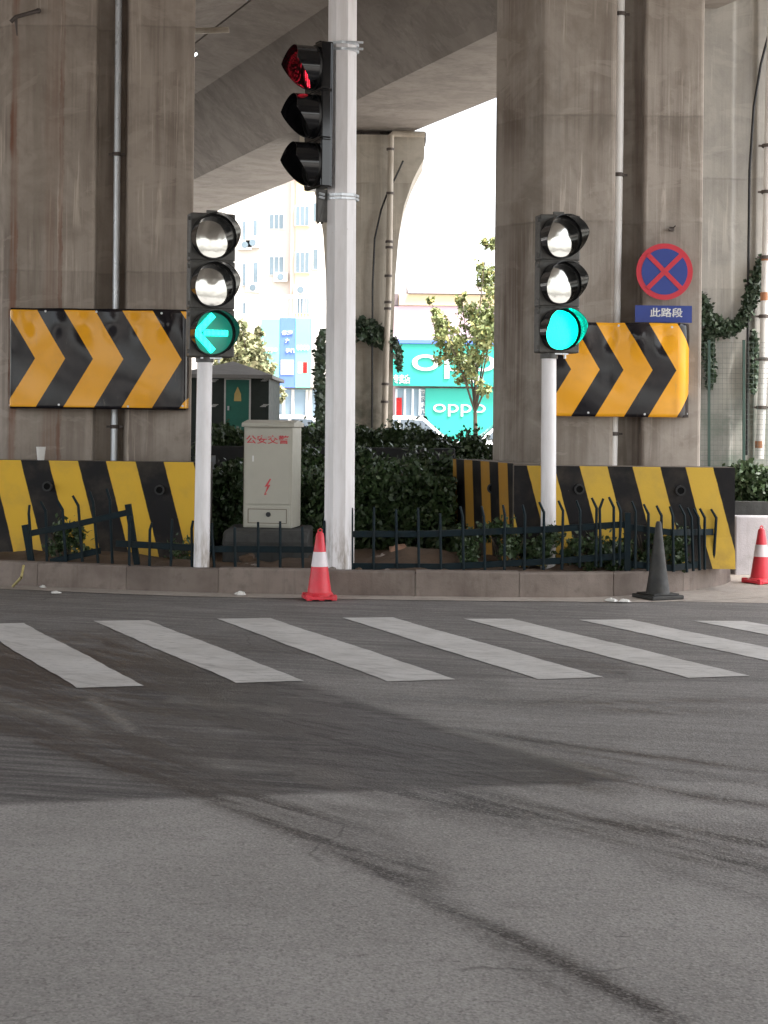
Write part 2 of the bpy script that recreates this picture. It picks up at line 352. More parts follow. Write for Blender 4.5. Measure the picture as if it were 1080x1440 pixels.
# road sheet with oil stains and tyre marks as an attribute
def road():
    xs = np.linspace(-8, 8, 401); ys = np.concatenate([np.linspace(1.5, 12, 330), np.linspace(12.04, 19, 120)])
    X, Y = np.meshgrid(xs, ys); V = np.stack([X.ravel(), Y.ravel(), np.full(X.size, .004)], 1)
    nx, ny = len(xs), len(ys); i, j = np.meshgrid(np.arange(nx-1), np.arange(ny-1)); k = (j*nx+i).ravel()
    Fa = np.stack([k, k+1, k+1+nx, k+nx], 1)
    me = bpy.data.meshes.new('road'); me.from_pydata(V.tolist(), [], Fa.tolist())
    u = V[:, 0]*F/V[:, 1]; v = H*F/V[:, 1]; px = CX+u*cr-v*sr; py = HY+u*sr+v*cr
    sm = lambda x, a, b: (lambda t: t*t*(3-2*t))(np.clip((x-a)/(b-a), 0, 1))
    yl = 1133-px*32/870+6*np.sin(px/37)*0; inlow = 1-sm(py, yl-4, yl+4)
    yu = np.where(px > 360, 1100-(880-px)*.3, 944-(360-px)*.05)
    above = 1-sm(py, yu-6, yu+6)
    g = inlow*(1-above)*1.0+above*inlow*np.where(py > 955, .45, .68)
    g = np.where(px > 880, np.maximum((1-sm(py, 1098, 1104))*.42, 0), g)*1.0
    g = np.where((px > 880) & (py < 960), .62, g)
    def seg(pts, wd, soft=1.0):
        d = np.full(px.shape, 1e9)
        for (x0, y0), (x1, y1) in zip(pts[:-1], pts[1:]):
            L2 = (x1-x0)**2+(y1-y0)**2; t = np.clip(((px-x0)*(x1-x0)+(py-y0)*(y1-y0))/L2, 0, 1)
            d = np.minimum(d, np.hypot(px-x0-t*(x1-x0), py-y0-t*(y1-y0)))
        return np.exp(-(d/wd)**2)
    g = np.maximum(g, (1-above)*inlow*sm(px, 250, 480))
    s = np.zeros(px.shape)
    for pts, wd, a in [([(-80, 985), (150, 990), (420, 1020), (700, 1085), (880, 1102)], 22, .55), ([(60, 1040), (300, 1125), (450, 1180), (600, 1265), (760, 1340), (960, 1445)], 13, .72), ([(200, 1060), (340, 1118), (470, 1170), (600, 1240)], 30, .6), ([(560, 1095), (720, 1140), (900, 1180), (1120, 1230)], 26, .6), ([(600, 1130), (800, 1160), (1100, 1175)], 16, .6), ([(0, 925), (120, 930), (260, 935)], 26, .8),
                       ([(150, 1075), (330, 1120), (440, 1165)], 16, .4), ([(430, 1085), (620, 1128), (820, 1160), (1120, 1192)], 17, .8), ([(640, 1026), (800, 1050), (1100, 1088)], 4, .7),
                       ([(860, 1096), (960, 1118), (1100, 1138)], 5, .8), ([(-60, 1010), (250, 1048), (560, 1085), (860, 1098)], 26, .45), ([(400, 975), (640, 985), (860, 1000), (1120, 1005)], 6, .35),
                       ([(560, 1100), (720, 1135), (1000, 1175)], 10, .3), ([(-60, 905), (140, 900), (300, 905), (420, 915)], 18, .4), ([(-60, 950), (60, 955), (250, 960), (380, 975)], 20, .75), ([(210, 905), (330, 950), (470, 985)], 14, .45),
                       ([(380, 900), (520, 930), (700, 965)], 12, .35), ([(560, 895), (700, 915), (880, 945)], 10, .3), ([(0, 860), (200, 868), (540, 864), (800, 866)], 6, .15), ([(60, 1000), (240, 1075), (420, 1170), (640, 1290), (860, 1450)], 8, .35), ([(700, 1120), (860, 1190), (1090, 1275)], 11, .4), ([(330, 985), (520, 1040), (740, 1100)], 9, .55), ([(500, 985), (700, 990), (1100, 985)], 5, .4), ([(690, 1040), (900, 1075), (1100, 1110)], 3, .5), ([(250, 1120), (400, 1128), (560, 1150)], 8, .5), ([(150, 905), (260, 960), (330, 1000)], 12, .7), ([(380, 985), (700, 1060), (870, 1098)], 14, .75)]:
        s = np.maximum(s, seg(pts, wd)*min(1, a*1.35))
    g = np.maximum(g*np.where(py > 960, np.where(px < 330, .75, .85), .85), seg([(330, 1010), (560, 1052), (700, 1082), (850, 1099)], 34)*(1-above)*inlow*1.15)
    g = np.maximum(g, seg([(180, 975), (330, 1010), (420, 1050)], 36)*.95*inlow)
    li = np.zeros(px.shape)
    for pts, wd, a in [([(0, 990), (90, 1010), (120, 1028)], 9, .5), ([(130, 985), (185, 1025)], 6, .7), ([(240, 985), (400, 1000)], 6, .3), ([(300, 1075), (500, 1095)], 8, .25), ([(620, 1022), (760, 1062), (860, 1092)], 5, .35)]:
        li = np.maximum(li, seg(pts, wd)*a)
    a = me.color_attributes.new('stain', 'FLOAT_COLOR', 'POINT'); a.data.foreach_set('color', np.stack([s, g, li, np.ones_like(s)], 1).astype(np.float32).ravel())
    t = NT('road_asphalt'); at_ = t.n('Attribute', attribute_name='stain'); sp = t.n('SeparateColor'); t.l(at_.outputs['Color'], sp.inputs[0])
    P = t.coord(); Dg = t.coord((1.3, 4.2, 1), rot=(0, 0, R(-12))); D2 = t.coord((1.0, 9, 1), rot=(0, 0, R(-10)))
    n1 = t.noise(1.6, Dg, 7, .6, .3); n2 = t.noise(2.2, D2, 6, .65); n3 = t.noise(3.2, t.coord((1.2, 2.6, 1), rot=(0, 0, R(25))), 8, .72, .5)
    n4 = t.noise(1, t.coord2(48, (1.1, 11, 1)), 8, .7, .2); n5 = t.noise(1, t.coord2(14, (.9, 13, 1)), 7, .7, .2)
    fine = t.noise(95, P, 5, .75); mid = t.noise(26, P, 6, .7)
    c = t.mix(t.ramp(t.noise(1.2, P, 7), .3, .7), (.37, .347, .325), (.29, .27, .252))
    c = t.mix(t.ramp(n4, .58, .78, 0, .3), c, (.13, .112, .105))
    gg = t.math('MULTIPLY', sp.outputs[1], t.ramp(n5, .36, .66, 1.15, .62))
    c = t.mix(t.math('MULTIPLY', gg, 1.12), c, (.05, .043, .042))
    c = t.mix(t.math('MULTIPLY', t.ramp(n3, .5, .72), .3), c, (.13, .112, .105))
    st = t.math('MULTIPLY', sp.outputs[0], t.math('MULTIPLY', t.ramp(n4, .36, .66, 1.5, .35), t.ramp(n3, .3, .7, 1.05, .75)))
    c = t.mix(st, c, (.036, .026, .025))
    # dusty pale streaks over the dark part and thin scrub marks everywhere
    c = t.mix(t.math('MULTIPLY', t.math('MULTIPLY', t.ramp(n2, .52, .78), sp.outputs[1]), .5), c, (.27, .25, .23))
    c = t.mix(t.math('MULTIPLY', sp.outputs[2], t.ramp(n1, .3, .55)), c, (.27, .25, .22))
    scr = t.math('MULTIPLY', t.ramp(t.noise(7, t.coord((.9, 5.5, 1), rot=(0, 0, R(-8))), 3, .5), .66, .74), .55)
    c = t.mix(scr, c, (.07, .05, .048))
    c = t.mix(t.ramp(fine, .45, .75, 0, .6), c, (.1, .09, .085)); c = t.mix(t.math('MULTIPLY', t.ramp(fine, .5, .25, 0, .45), t.ramp(gg, 0, .8, 1, .35)), c, (.5, .47, .44))
    c = t.mix(t.ramp(mid, .58, .75, 0, .3), c, (.12, .1, .095))
    ag = t.n('TexVoronoi'); ag.inputs['Scale'].default_value = 120; t.l(P, ag.inputs['Vector']); sc_ = t.n('SeparateColor'); t.l(ag.outputs['Color'], sc_.inputs[0])
    c = t.mix(t.math('MULTIPLY', t.ramp(sc_.outputs[0], .8, .84, 0, .34), t.ramp(gg, .1, .8, 1, .3)), c, (.48, .45, .42)); c = t.mix(t.ramp(sc_.outputs[1], .84, .88, 0, .32), c, (.07, .06, .058))
    ck = t.n('TexVoronoi', feature='DISTANCE_TO_EDGE'); ck.inputs['Scale'].default_value = .45; wv = t.n('Mix', data_type='VECTOR'); wn = t.n('TexNoise'); wn.inputs['Scale'].default_value = 3; wn.inputs['Detail'].default_value = 6; t.l(P, wn.inputs['Vector']); wv.inputs[0].default_value = .22; t.l(P, wv.inputs[4]); t.l(wn.outputs['Color'], wv.inputs[5]); t.l(wv.outputs[1], ck.inputs['Vector'])
    c = t.mix(t.math('MULTIPLY', t.ramp(ck.outputs['Distance'], 0, .004, 1, 0), t.ramp(t.noise(.6, P, 2), .5, .58, 0, .5)), c, (.05, .042, .04))
    v = t.n('TexVoronoi'); v.inputs['Scale'].default_value = 85; t.l(P, v.inputs['Vector'])
    b1 = t.bump(v.outputs['Distance'], .35, .006); t.bump(mid, .25, .01, b1)
    t.set(col=c, rough=t.ramp(st, 0, .7, .82, .5), spec=.35)
    me.materials.append(t.m); o = bpy.data.objects.new('road', me); COL.objects.link(o); o['kind'] = 'structure'
road()
# kerb path (outer foot of the stones)
kp = [gnd(*p) for p in [(-420, 812), (-150, 818), (0, 824), (140, 830), (270, 835), (400, 837.5), (540, 839.5), (650, 841), (750, 842), (830, 842), (880, 840), (925, 836.5), (962, 833), (992, 829.5), (1016, 825), (1030, 819)]]
kp += [Vector((kp[-1].x+.08, kp[-1].y+.5, 0)), Vector((kp[-1].x+.06, kp[-1].y+1.6, 0)), Vector((kp[-1].x-.1, 27, 0))]
def resample(P, st):
    out = [P[0].copy()]; 
    for a, b in zip(P[:-1], P[1:]):
        n = max(1, int((b-a).length/st)); out += [a.lerp(b, (i+1)/n) for i in range(n)]
    return out
kr = resample(kp, .12)
for _ in range(6): kr = [kr[0]]+[(kr[i-1]+kr[i]*2+kr[i+1])/4 for i in range(1, len(kr)-1)]+[kr[-1]]
nrm = []
for i in range(len(kr)):
    t_ = (kr[min(i+1, len(kr)-1)]-kr[max(i-1, 0)]).normalized(); nrm.append(Vector((t_.y, -t_.x, 0)))
KH = .235
def sweep(prof, name, mat, kind='structure', i0=0, i1=None, jit=False, parent=None):
    b = MB(); pts = list(range(i0, i1 if i1 else len(kr))); n = len(prof); vs = []
    for i in pts:
        for (o_, z) in prof:
            vs.append(kr[i]+nrm[i]*o_+Vector((0, 0, z)))
    fs = [(a*n+k, (a+1)*n+k, (a+1)*n+k+1, a*n+k+1) for a in range(len(pts)-1) for k in range(n-1)]
    fs += [tuple(range(n)), tuple(range((len(pts)-1)*n+n-1, (len(pts)-1)*n-1, -1))]
    b.add(vs, fs); return b
kb = MB(); stone_n = 7
i = 0
while i < len(kr)-1:
    j = min(i+stone_n, len(kr)-1); jx = random.uniform(-.006, .006); jz = random.uniform(-.007, .007)
    pr = [(-.16+jx, .0), (-.16+jx, KH+jz-.006), (-.15+jx, KH+jz), (-.02+jx, KH+jz), (-.006+jx, KH+jz-.014), (jx, .0)]
    vs_ = []; idx = list(range(i, j+1))
    for q in idx:
        e = .003 if q == i else (-.003 if q == j else 0); tt = Vector((-nrm[q].y, nrm[q].x, 0))
        for o_, z in pr: vs_.append(kr[q]+nrm[q]*o_+tt*e+Vector((0, 0, z)))
    n = len(pr); fs_ = [(a*n+k, (a+1)*n+k, (a+1)*n+k+1, a*n+k+1) for a in range(len(idx)-1) for k in range(n-1)]+[tuple(range(n)), tuple(range(len(vs_)-1, len(vs_)-n-1, -1))]
    kb.add(vs_, fs_); i = j
kb.build('kerb', m_kerb, kind='structure')
sweep([(-.14, .0), (-.14, KH-.03), (-.02, KH-.03), (-.012, .0)], 'k', m_mortar).build('kerb_bedding', m_mortar, kind='structure')
gw = len(kr)
gb = MB(); vs_ = []
for q in range(len(kr)):
    wd = .3+ (.0 if kr[q].x < 1.6 else min(.5, (kr[q].x-1.6)*.35))
    vs_ += [kr[q]+nrm[q]*.0+Vector((0, 0, .012)), kr[q]+nrm[q]*wd+Vector((0, 0, .009+.0*q))]
gb.add(vs_, [(2*a, 2*a+1, 2*a+3, 2*a+2) for a in range(len(kr)-1)]).build('gutter', m_gutter, kind='structure')
pa = [gnd(*p, .0065) for p in [(960, 846), (1300, 852), (1900, 842), (1900, 780), (1012, 800), (1000, 826)]]
MB().add(pa, [range(6)]).build('pavement', m_gutter, kind='structure')
# island soil: grid clipped inside the kerb
def soil():
    b = MB(); inner = [kr[q]-nrm[q]*.15 for q in range(len(kr))]
    ys = [i*.22 for i in range(60)]; vs_ = []; 
    cols = 150; x0, x1 = inner[0].x, max(p.x for p in inner)
    right = [p for p in inner]
    def yfront(x):
        best = 99
        for a, c in zip(right[:-1], right[1:]):
            if min(a.x, c.x) <= x <= max(a.x, c.x) and abs(c.x-a.x) > 1e-5:
                best = min(best, a.y+(c.y-a.y)*(x-a.x)/(c.x-a.x))
        return best
    xmax = max(p.x for p in inner)-.005
    from mathutils import noise as mn
    N = 220; M_ = 44
    for jj in range(M_+1):
        for ii in range(N+1):
            x = x0+(xmax-x0)*ii/N; yf = yfront(x); yf = yf if yf < 90 else 18
            y = yf+(27-yf)*(jj/M_)**1.8
            dd = y-yf
            h = .2+min(dd, .5)*.16*(.5+mn.noise(Vector((x*1.7, y*1.7, 3))))+.03*mn.noise(Vector((x*7, y*7, 1)))*min(1, dd*6)
            h += .16*math.exp(-((x-.28)/.38)**2-((y-16.0)/.4)**2)
            if jj == 0: h = .19
            vs_.append((x, y, h))
    b.add(vs_, [(jj*(N+1)+ii, jj*(N+1)+ii+1, (jj+1)*(N+1)+ii+1, (jj+1)*(N+1)+ii) for jj in range(M_) for ii in range(N)])
    b.build('island_soil', m_soil, kind='structure', smooth=True)
soil()
# crosswalk
def paintmat():
    t = NT('worn_white_paint'); P = t.coord()
    n2 = t.noise(3, t.coord((1.0, 7, 1), rot=(0, 0, R(-8))), 7, .65)
    c = t.mix(t.ramp(t.noise(2, P, 6), .35, .7), (.58, .555, .53), (.48, .455, .43))
    c = t.mix(t.ramp(n2, .5, .74, 0, .7), c, (.22, .2, .19)); c = t.mix(t.ramp(t.noise(90, P, 4, .7), .6, .75, 0, .5), c, (.2, .18, .17))
    c = t.mix(t.ramp(t.noise(14, t.coord((.5, 3, 1), rot=(0, 0, R(-6))), 4, .7), .6, .68, 0, .75), c, (.13, .115, .11))
    c = t.mix(t.ramp(t.noise(34, t.coord((.6, 1.4, 1)), 6, .8), .6, .66, 0, .6), c, (.15, .135, .128)); c = t.mix(t.ramp(t.noise(1, t.coord2(48, (1.2, 9, 1)), 6, .7), .52, .7, 0, .4), c, (.2, .18, .17))
    t.bump(t.noise(120, P, 4), .3, .004); t.set(col=c, rough=.7); return t.m
m_paint = paintmat()
qs = [[(-215, 885), (-135, 884), (-108, 975), (-205, 976)], [(-42, 877), (33, 876), (203, 964), (108, 967)], [(131, 873), (208, 872), (428, 957), (332, 960)], [(305, 870), (380, 869), (641, 955), (545, 958)], [(481, 868.5), (552, 868), (850, 952), (757, 955)],
      [(652, 870), (720, 870), (1055, 950), (968, 953)], [(814, 871.5), (886, 871), (1268, 949), (1182, 951)], [(975, 873), (1046, 873), (1470, 949), (1390, 951)]]
cb = MB()
for q in qs:
    P4 = [gnd(*p, .008) for p in q]
    cb.grid(lambda u, v, P4=P4: P4[0].lerp(P4[1], u).lerp(P4[3].lerp(P4[2], u), v)+Vector((.006*math.sin(v*9+u*3)+.004*math.sin(v*61+u*40), .006*math.sin(v*23), 0)), 4, 30)
cb.f = [f[::-1] for f in cb.f]
cb.build('crosswalk_marking', m_paint, kind='structure')
# ================================================================ VIADUCT
dv = Vector((-.373, .928, 0)).normalized()
def girder(name, x0a, x0b, label):
    root = thing(name, label, 'bridge', (x0a, 0, 0), 'parallel concrete girders of the viaduct')
    kx = -dv.x/dv.y
    def secpts(S): return [(S[0], S[1])]
    def sw(poly, y0, y1, nm, mt):
        b = MB(); n = len(poly); vs = [(p[0]-kx*y, y, p[1]) for y in (y0, y1) for p in poly]
        b.add(vs, [tuple(range(n)), tuple(range(2*n-1, n-1, -1))]+[(i, n+i, n+(i+1) % n, (i+1) % n) for i in range(n)])
        return b.build(nm, mt, root)
    sw([(x0a, 6.5), (x0b, 6.5), (x0b+1.1, 7.5), (x0b+2.03, 7.68), (x0b+2.03, 7.9), (x0a-2.03, 7.9), (x0a-2.03, 7.68), (x0a-1.1, 7.5)], -26, 120, 'box_beam', m_deck)
    sw([(x0a-2.03, 7.91), (x0b+2.03, 7.91), (x0b+2.03, 8.1), (x0a-2.03, 8.1)], -26, 120, 'deck_slab', m_deck)
    return root
girder('viaduct_girder', 9.75, 11.75, 'broad pale concrete girder passing over the flared pier behind the signals')
girder('viaduct_girder', -9.5, -.4, 'unseen concrete girder added over the near road, widened to shade the webs and piers')  # out of view; added and broadened to cut light from the left
girder('viaduct_girder', 3.7, 5.65, 'concrete girder seen at the top left edge beside the left pier')
# pier in px/D plan
def pier(name, label, plan, z1, mat, ref):
    px0 = xw(ref[0], ref[1]); root = thing(name, label, 'bridge pier', (px0, ref[1], 0))
    MB().prism([(xw(p, D), D) for p, D in plan], .02, z1, 0).build('shaft', mat, root, bevel=.03)
    MB().prism([(xw(p, D)+(.0), D) for p, D in plan], z1, z1+.0, 0) if False else None
    return root
pl = pier('bridge_pier', 'broad brown stained concrete pier on the left with rusty streaks and a chevron board', [(-70, 19.2), (-32, 18.05), (10, 17.6), (130, 17.6), (134, 17.85), (173, 17.85), (177, 17.6), (269, 17.6), (258, 19.2)], 6.52, m_pierL, (152, 17.6))
pr_ = pier('bridge_pier', 'broad grey brown concrete pier on the right behind the round green signal', [(702, 19.2), (693, 17.9), (760, 17.3), (861, 17.3), (864, 17.55), (898, 17.55), (902, 17.3), (985, 17.3), (970, 19.2)], 6.52, m_pierR, (860, 17.3))
# drain pipes on the two piers
def downpipe(label, pts, r, mat, clamps, D, name='drain_pipe', cm=m_clamp, group=None):
    P = [at(*p, D) for p in pts]
    root = thing(name, label, 'pipe', (P[-1].x, D, .2), group)
    MB().tube(P, r, 16).build('pipe', mat, root, smooth=True)
    for px, py in clamps:
        c = at(px, py, D); b = MB(fr(c)); b.lathe([(r+.002, -.02), (r+.012, -.02), (r+.012, .02), (r+.002, .02)], 16, caps=False); b.box(-r-.05, r+.05, .0, .014, -.012, .012)
        b.build('clamp', cm, root, smooth=True)
    return root
downpipe('shiny galvanised drain pipe in the groove of the left pier', [(168, -120), (166, 100), (163, 400), (160, 665)], .036, m_galv, [(164, 217), (166, -10), (161, 600)], 17.75)
downpipe('bright white drain pipe in the groove of the right pier', [(873, -120), (870, 200), (866, 430), (861, 665)], .05, m_pvc, [(869, 246), (872, 20), (862, 610)], 17.42)
# wire and bracket stub on left pier
b = MB(); b.tube([at(54, 15, 17.5), at(40, 19, 17.42), at(22, 24, 17.4), at(15, 31, 17.4)], .022, 10); b.tube([at(22, 24, 17.4), at(24, 50, 17.5)], [.02, .006], 8); b.tube([at(54, 15, 17.5), at(54, 15, 17.62)], .03, 8)
tag(b.build('pipe_stub', m_clamp, smooth=True), 'short bent dark pipe stub high on the left pier', 'pipe')
# flared pier behind
def backpier():
    D = 28.0; root = thing('flared_pier', 'slender pale concrete pier flaring to a wide cap behind the main pole', 'bridge pier', (xw(508, D), D, 0))
    R_ = [(553, 640), (553, 480), (556, 390), (561, 330), (568, 290), (581, 252), (597, 222), (597, 190)]
    cxp = 507
    r = [(at(x, y, D).x, at(x, y, D).z) for x, y in R_]; c0 = at(cxp, 400, D).x
    r[0] = (r[0][0], .0)
    zz = np.linspace(0, r[-1][1], 50); xr = np.interp(zz, [p[1] for p in r], [p[0] for p in r])
    prof = [(x, z) for x, z in zip(xr, zz)]+[(2*c0-x, z) for x, z in zip(xr[::-1], zz[::-1])]
    MB().extr(prof, 'y', D, D+1.5).build('shaft', m_pierB, root)
    b = MB()
    for px in (497, 522, 560, 588): p = at(px, 186, D); b.box(p.x-.14, p.x+.14, D+.2, D+.7, p.z-.12, 6.5)
    b.build('bearing', m_clamp, root)
    return root
bp = backpier()
Dp = 27.85
root = thing('drain_pipe', 'cream drain pipe running down the flared pier behind the main pole', 'pipe', (xw(547, Dp), Dp, 0))
MB().tube([at(598, 189, Dp), at(553, 188, Dp), at(550, 191, Dp), at(549, 250, Dp), at(547, 400, Dp), at(543, 500, Dp), at(540, 625, Dp)], .052, 12).build('pipe', m_pvcold, root, smooth=True)
for py, px in ((210, 549), (272, 548.5), (340, 547.5), (348, 547.5), (388, 546), (425, 546), (434, 545.5), (540, 542), (565, 541)):
    c = at(px, py, Dp); MB(fr(c)).lathe([(.053, -.02), (.066, -.02), (.066, .02), (.053, .02)], 14, caps=False).build('clamp', m_clamp, root, smooth=True)
tag(MB().tube([at(567, 226, 27.93), at(556, 250, 27.93), at(546, 268, 27.9), at(536, 295, 27.9), at(527, 335, 27.9), at(524, 400, 27.9), at(523, 620, 27.9)], .018, 6).build('cable', m_black, smooth=True), 'black cable curving down the front of the flared pier', 'cable')
# far right pier + its pipe, cable
D = 19.6
root = thing('bridge_pier', 'pale grey concrete pier at the right edge with ivy on it', 'bridge pier', (xw(1060, D), D, 0))
MB().prism([(xw(968, 20.8), 20.8), (xw(975, D), D), (xw(1026, D), D), (xw(1030, D), D+.05), (xw(1056, D), D+.05), (xw(1060, D), D), (xw(1300, D), D), (xw(1290, 21.6), 21.6)], .02, 7.4).build('shaft', m_pierF, root, bevel=.02)
tag(MB().tube([at(1112, -140, 19.5), at(1088, 20, 19.5), at(1070, 90, 19.5), at(1060, 150, 19.5), at(1054, 240, 19.5), at(1052, 400, 19.5), at(1050, 640, 19.5)], .016, 6).build('cable', m_black, smooth=True), 'dark cable running down the pale pier at the right edge', 'cable')
rp = downpipe('thick white drain pipe with rusty joints at the right edge', [(1090, -130), (1082, 150), (1079, 300), (1074, 500), (1068, 645)], .05, m_pvc, [(1077, 362), (1074.5, 445), (1073, 505), (1071, 573), (1078, 270), (1079, 205)], 19.3, 'drain_pipe')
for (x, y, h) in ((1075.5, 417, 12), (1077, 364, 6), (1068, 625, 10)):
    c = at(x, y, 19.3); MB(fr(c)).lathe([(.0515, -h*.004), (.0525, -h*.004), (.0525, h*.004), (.0515, h*.004)], 16, caps=False).build('rust_band', plain('rust_paint', (.45, .2, .1), .7), rp, smooth=True)
# conduit and lamp under the deck
tag(MB().tube([at(266, 44, 22), at(322, 42, 22)], .04, 8).build('conduit', m_pvcold, smooth=True), 'pale pipe stub running under the deck at top left', 'pipe')
lt = thing('tube_lamp', 'small glowing tube lamp under the deck beside the left pier', 'lamp', at(273, 78, 22.0))
MB().tube([at(270, 81, 22), at(277, 75, 22)], .016, 8).build('tube', led('lamp_glow', (.8, 1, 1), 1.5, False), lt, smooth=True)
MB().tube([at(269, 79, 22.04), at(277, 72.5, 22.04)], .022, 6).build('fitting', m_clamp, lt)
MB().tube([at(273, 75, 22.06), Vector((at(273, 75, 22.06).x, 22.06, 7.5))], .01, 6).build('hanger', m_clamp, lt)
# ================================================================ chevron boards
def chevron_board(name, label, pxL, pxR, yT, yB, D, tip, period, frac, wrapR, wrapL):
    A, Bq = at(pxL, (yT+yB)/2, D), at(pxR, (yT+yB)/2, D); W = Bq.x-A.x; Hh = (yB-yT)*D/F
    root = thing(name, label, 'road sign', (A.x+W/2, D, A.z-Hh/2)); b = MB()
    rl = -sr*0
    def fn(u, v):
        x = A.x+W*u; z = A.z-Hh/2+Hh*v
        y = D+.012*math.sin(x*8.3+1)*(.3+v)+.02*math.exp(-((v-.86)/.13)**2)*math.sin(x*11.5)**3+.004*math.sin(v*9+x*4)
        if u > 1-wrapR and wrapR: y += ((u-(1-wrapR))/wrapR)**2*.2
        if u < wrapL and wrapL: y += ((wrapL-u)/wrapL)**2*.35
        return (x, y-.03, z)
    b.grid(fn, 110, 30, lambda u, v: (A.x+W*u, (v-.5)*Hh))
    s = b.build('sheet', chevmat(name+'_film', period, .6, tip, frac), root, smooth=80)
    md = s.modifiers.new('solid', 'SOLIDIFY'); md.thickness = .006; md.offset = 1
    for u, v in ((.02, .03), (.3, .04), (.5, .97), (.68, .03), (.86, .96), (.98, .04), (.22, .97)):
        p = fn(u, v); MB(fr(p)).lathe([(.012, -.008), (.012, .0)], 10, axis='y').build('rivet', m_whitesign, root)
    return root
mp = 17.3/F
chevron_board('chevron_board', 'shiny black and orange chevron board wrapped round the left pier', 8, 263, 433, 574, 17.45, xw(255, 17.45), 81.5*17.45/F, .53, .02, .04)
chevron_board('chevron_board', 'shiny black and orange chevron board on the right pier, behind the round green signal', 765, 973, 453, 585, 17.15, xw(916, 17.15), 74*17.15/F, .55, .1, 0)
# no stopping sign
D = 17.2; c = at(934.5, 382, D); rr = 39*D/F
root = thing('no_stopping_sign', 'round red and blue no stopping sign above a blue plate on the right pier', 'road sign', (c.x, D, c.z-.75))
MB(fr(c)).lathe([(rr*1.02, 0), (rr*1.02, .008)], 48, axis='y').build('ring', m_redsign, root, smooth=True)
MB(fr(c)).lathe([(rr*.83, -.004), (rr*.83, .0)], 48, axis='y').build('disc', m_bluesign, root, smooth=True)
b = MB(fr(c))
for a in (R(45), R(-45)):
    w2 = rr*.085; L = rr*.86
    M = Matrix.Rotation(a, 4, 'Y'); e = .0 if a > 0 else .001
    b.box(-L, L, -.008-e, -.0042, -w2, w2, M=M)
b.build('cross', m_redsign, root)
pB = MB(fr(at(933, 446, D))); pB.box(-40*D/F, 40*D/F, 0, .01, -.055, .12); pB.build('plate', m_bluesign, root)
text_mesh('此路段', 46*D/F, 13*D/F, fr(at(937, 439.5, D)+Vector((0, -.001, 0))), 'lettering', m_whitesign, root, .003, .02)
MB(fr(at(936, 400, 17.2))).box(-30*D/F, 30*D/F, .04, .07, -.02, .02).build('bracket', m_clamp, root)
b = MB(fr(at(945, 322, 17.24))); b.box(-.02, .02, -.02, .05, -.02, .02); b.tube([(0, -.02, 0), (.03, -.05, .03)], .006, 6); b.tube([(0, -.02, 0), (-.04, -.04, -.01)], .006, 6); tag(b.build('bolt', m_clamp), 'small rusty bolt in the pier above the no stopping sign', 'bolt')
# ================================================================ barriers
def barrier(label, path, z0, z1, mat, holes=(), D_=None, thick=.28, hook=None):
    b = MB(); P = [Vector((p[0], p[1])) for p in path]; root = thing('concrete_barrier', label, 'barrier', (P[0].x, P[0].y, z0), 'striped concrete barriers round the piers')
    s = 0; vs = []; uv = []
    for i, p in enumerate(P):
        if i: s += (p-P[i-1]).length
        vs += [(p.x, p.y-.05, z0), (p.x, p.y, z0+.3), (p.x, p.y+.02, z1)]; uv += [(s, 0), (s, .3), (s, z1-z0)]
    b.add(vs, [(3*i+k, 3*i+3+k, 3*i+4+k, 3*i+1+k) for i in range(len(P)-1) for k in (0, 1)], 0, uv)
    # top, back, ends
    dirv = (P[-1]-P[0]).normalized(); nb = Vector((-dirv.y, dirv.x))*thick
    n = len(P); vs = [(p.x, p.y+.02, z1) for p in P]+[(p.x+nb.x, p.y+nb.y, z1) for p in P]+[(p.x+nb.x, p.y+nb.y, z0) for p in P]
    b.add(vs, [(i, i+1, n+i+1, n+i) for i in range(n-1)]+[(n+i, n+i+1, 2*n+i+1, 2*n+i) for i in range(n-1)], 1)
    for e in (0, n-1):
        p = P[e]; q = (p.x+nb.x, p.y+nb.y)
        f = [(p.x, p.y-.05, z0), (p.x, p.y, z0+.3), (p.x, p.y+.02, z1), (q[0], q[1], z1), (q[0], q[1], z0)]
        b.add(f, [(4, 3, 2, 1, 0) if e == 0 else (0, 1, 2, 3, 4)], 1)
    b.build('body', [mat, m_barcap], root)
    for (x, y, D) in holes:
        c = at(x, y, D); MB(fr(c)).lathe([(.05, -.004), (.05, .03), (.034, .03), (.034, -.004), (.05, -.004)], 20, axis='y', caps=False).build('lifting_hole', m_black, root, smooth=True)
        MB(fr(c)).lathe([(.036, -.001), (.036, .02)], 20, axis='y').build('hole_shade_disc', m_hole, root)  # black disc paints the shade inside the hole; the face stays uncut
    return root
m_barcap = stone('barrier_bare_concrete', (.2, .17, .14), (.13, .11, .09), (.07, .06, .05))
BY0, BY1 = .18, 1.165
# left: stripe tops at px 108/190/273 (yellow right edges) ; yellow width 41
DL = 16.75
def bx(px, D, z): return xw(px, D, z)
Lp = [(bx(-420, 16.95, 1), 16.95), (bx(-100, 16.9, 1), 16.9), (bx(293, 16.7, 1), 16.7)]
perL = 82.3*DL/F
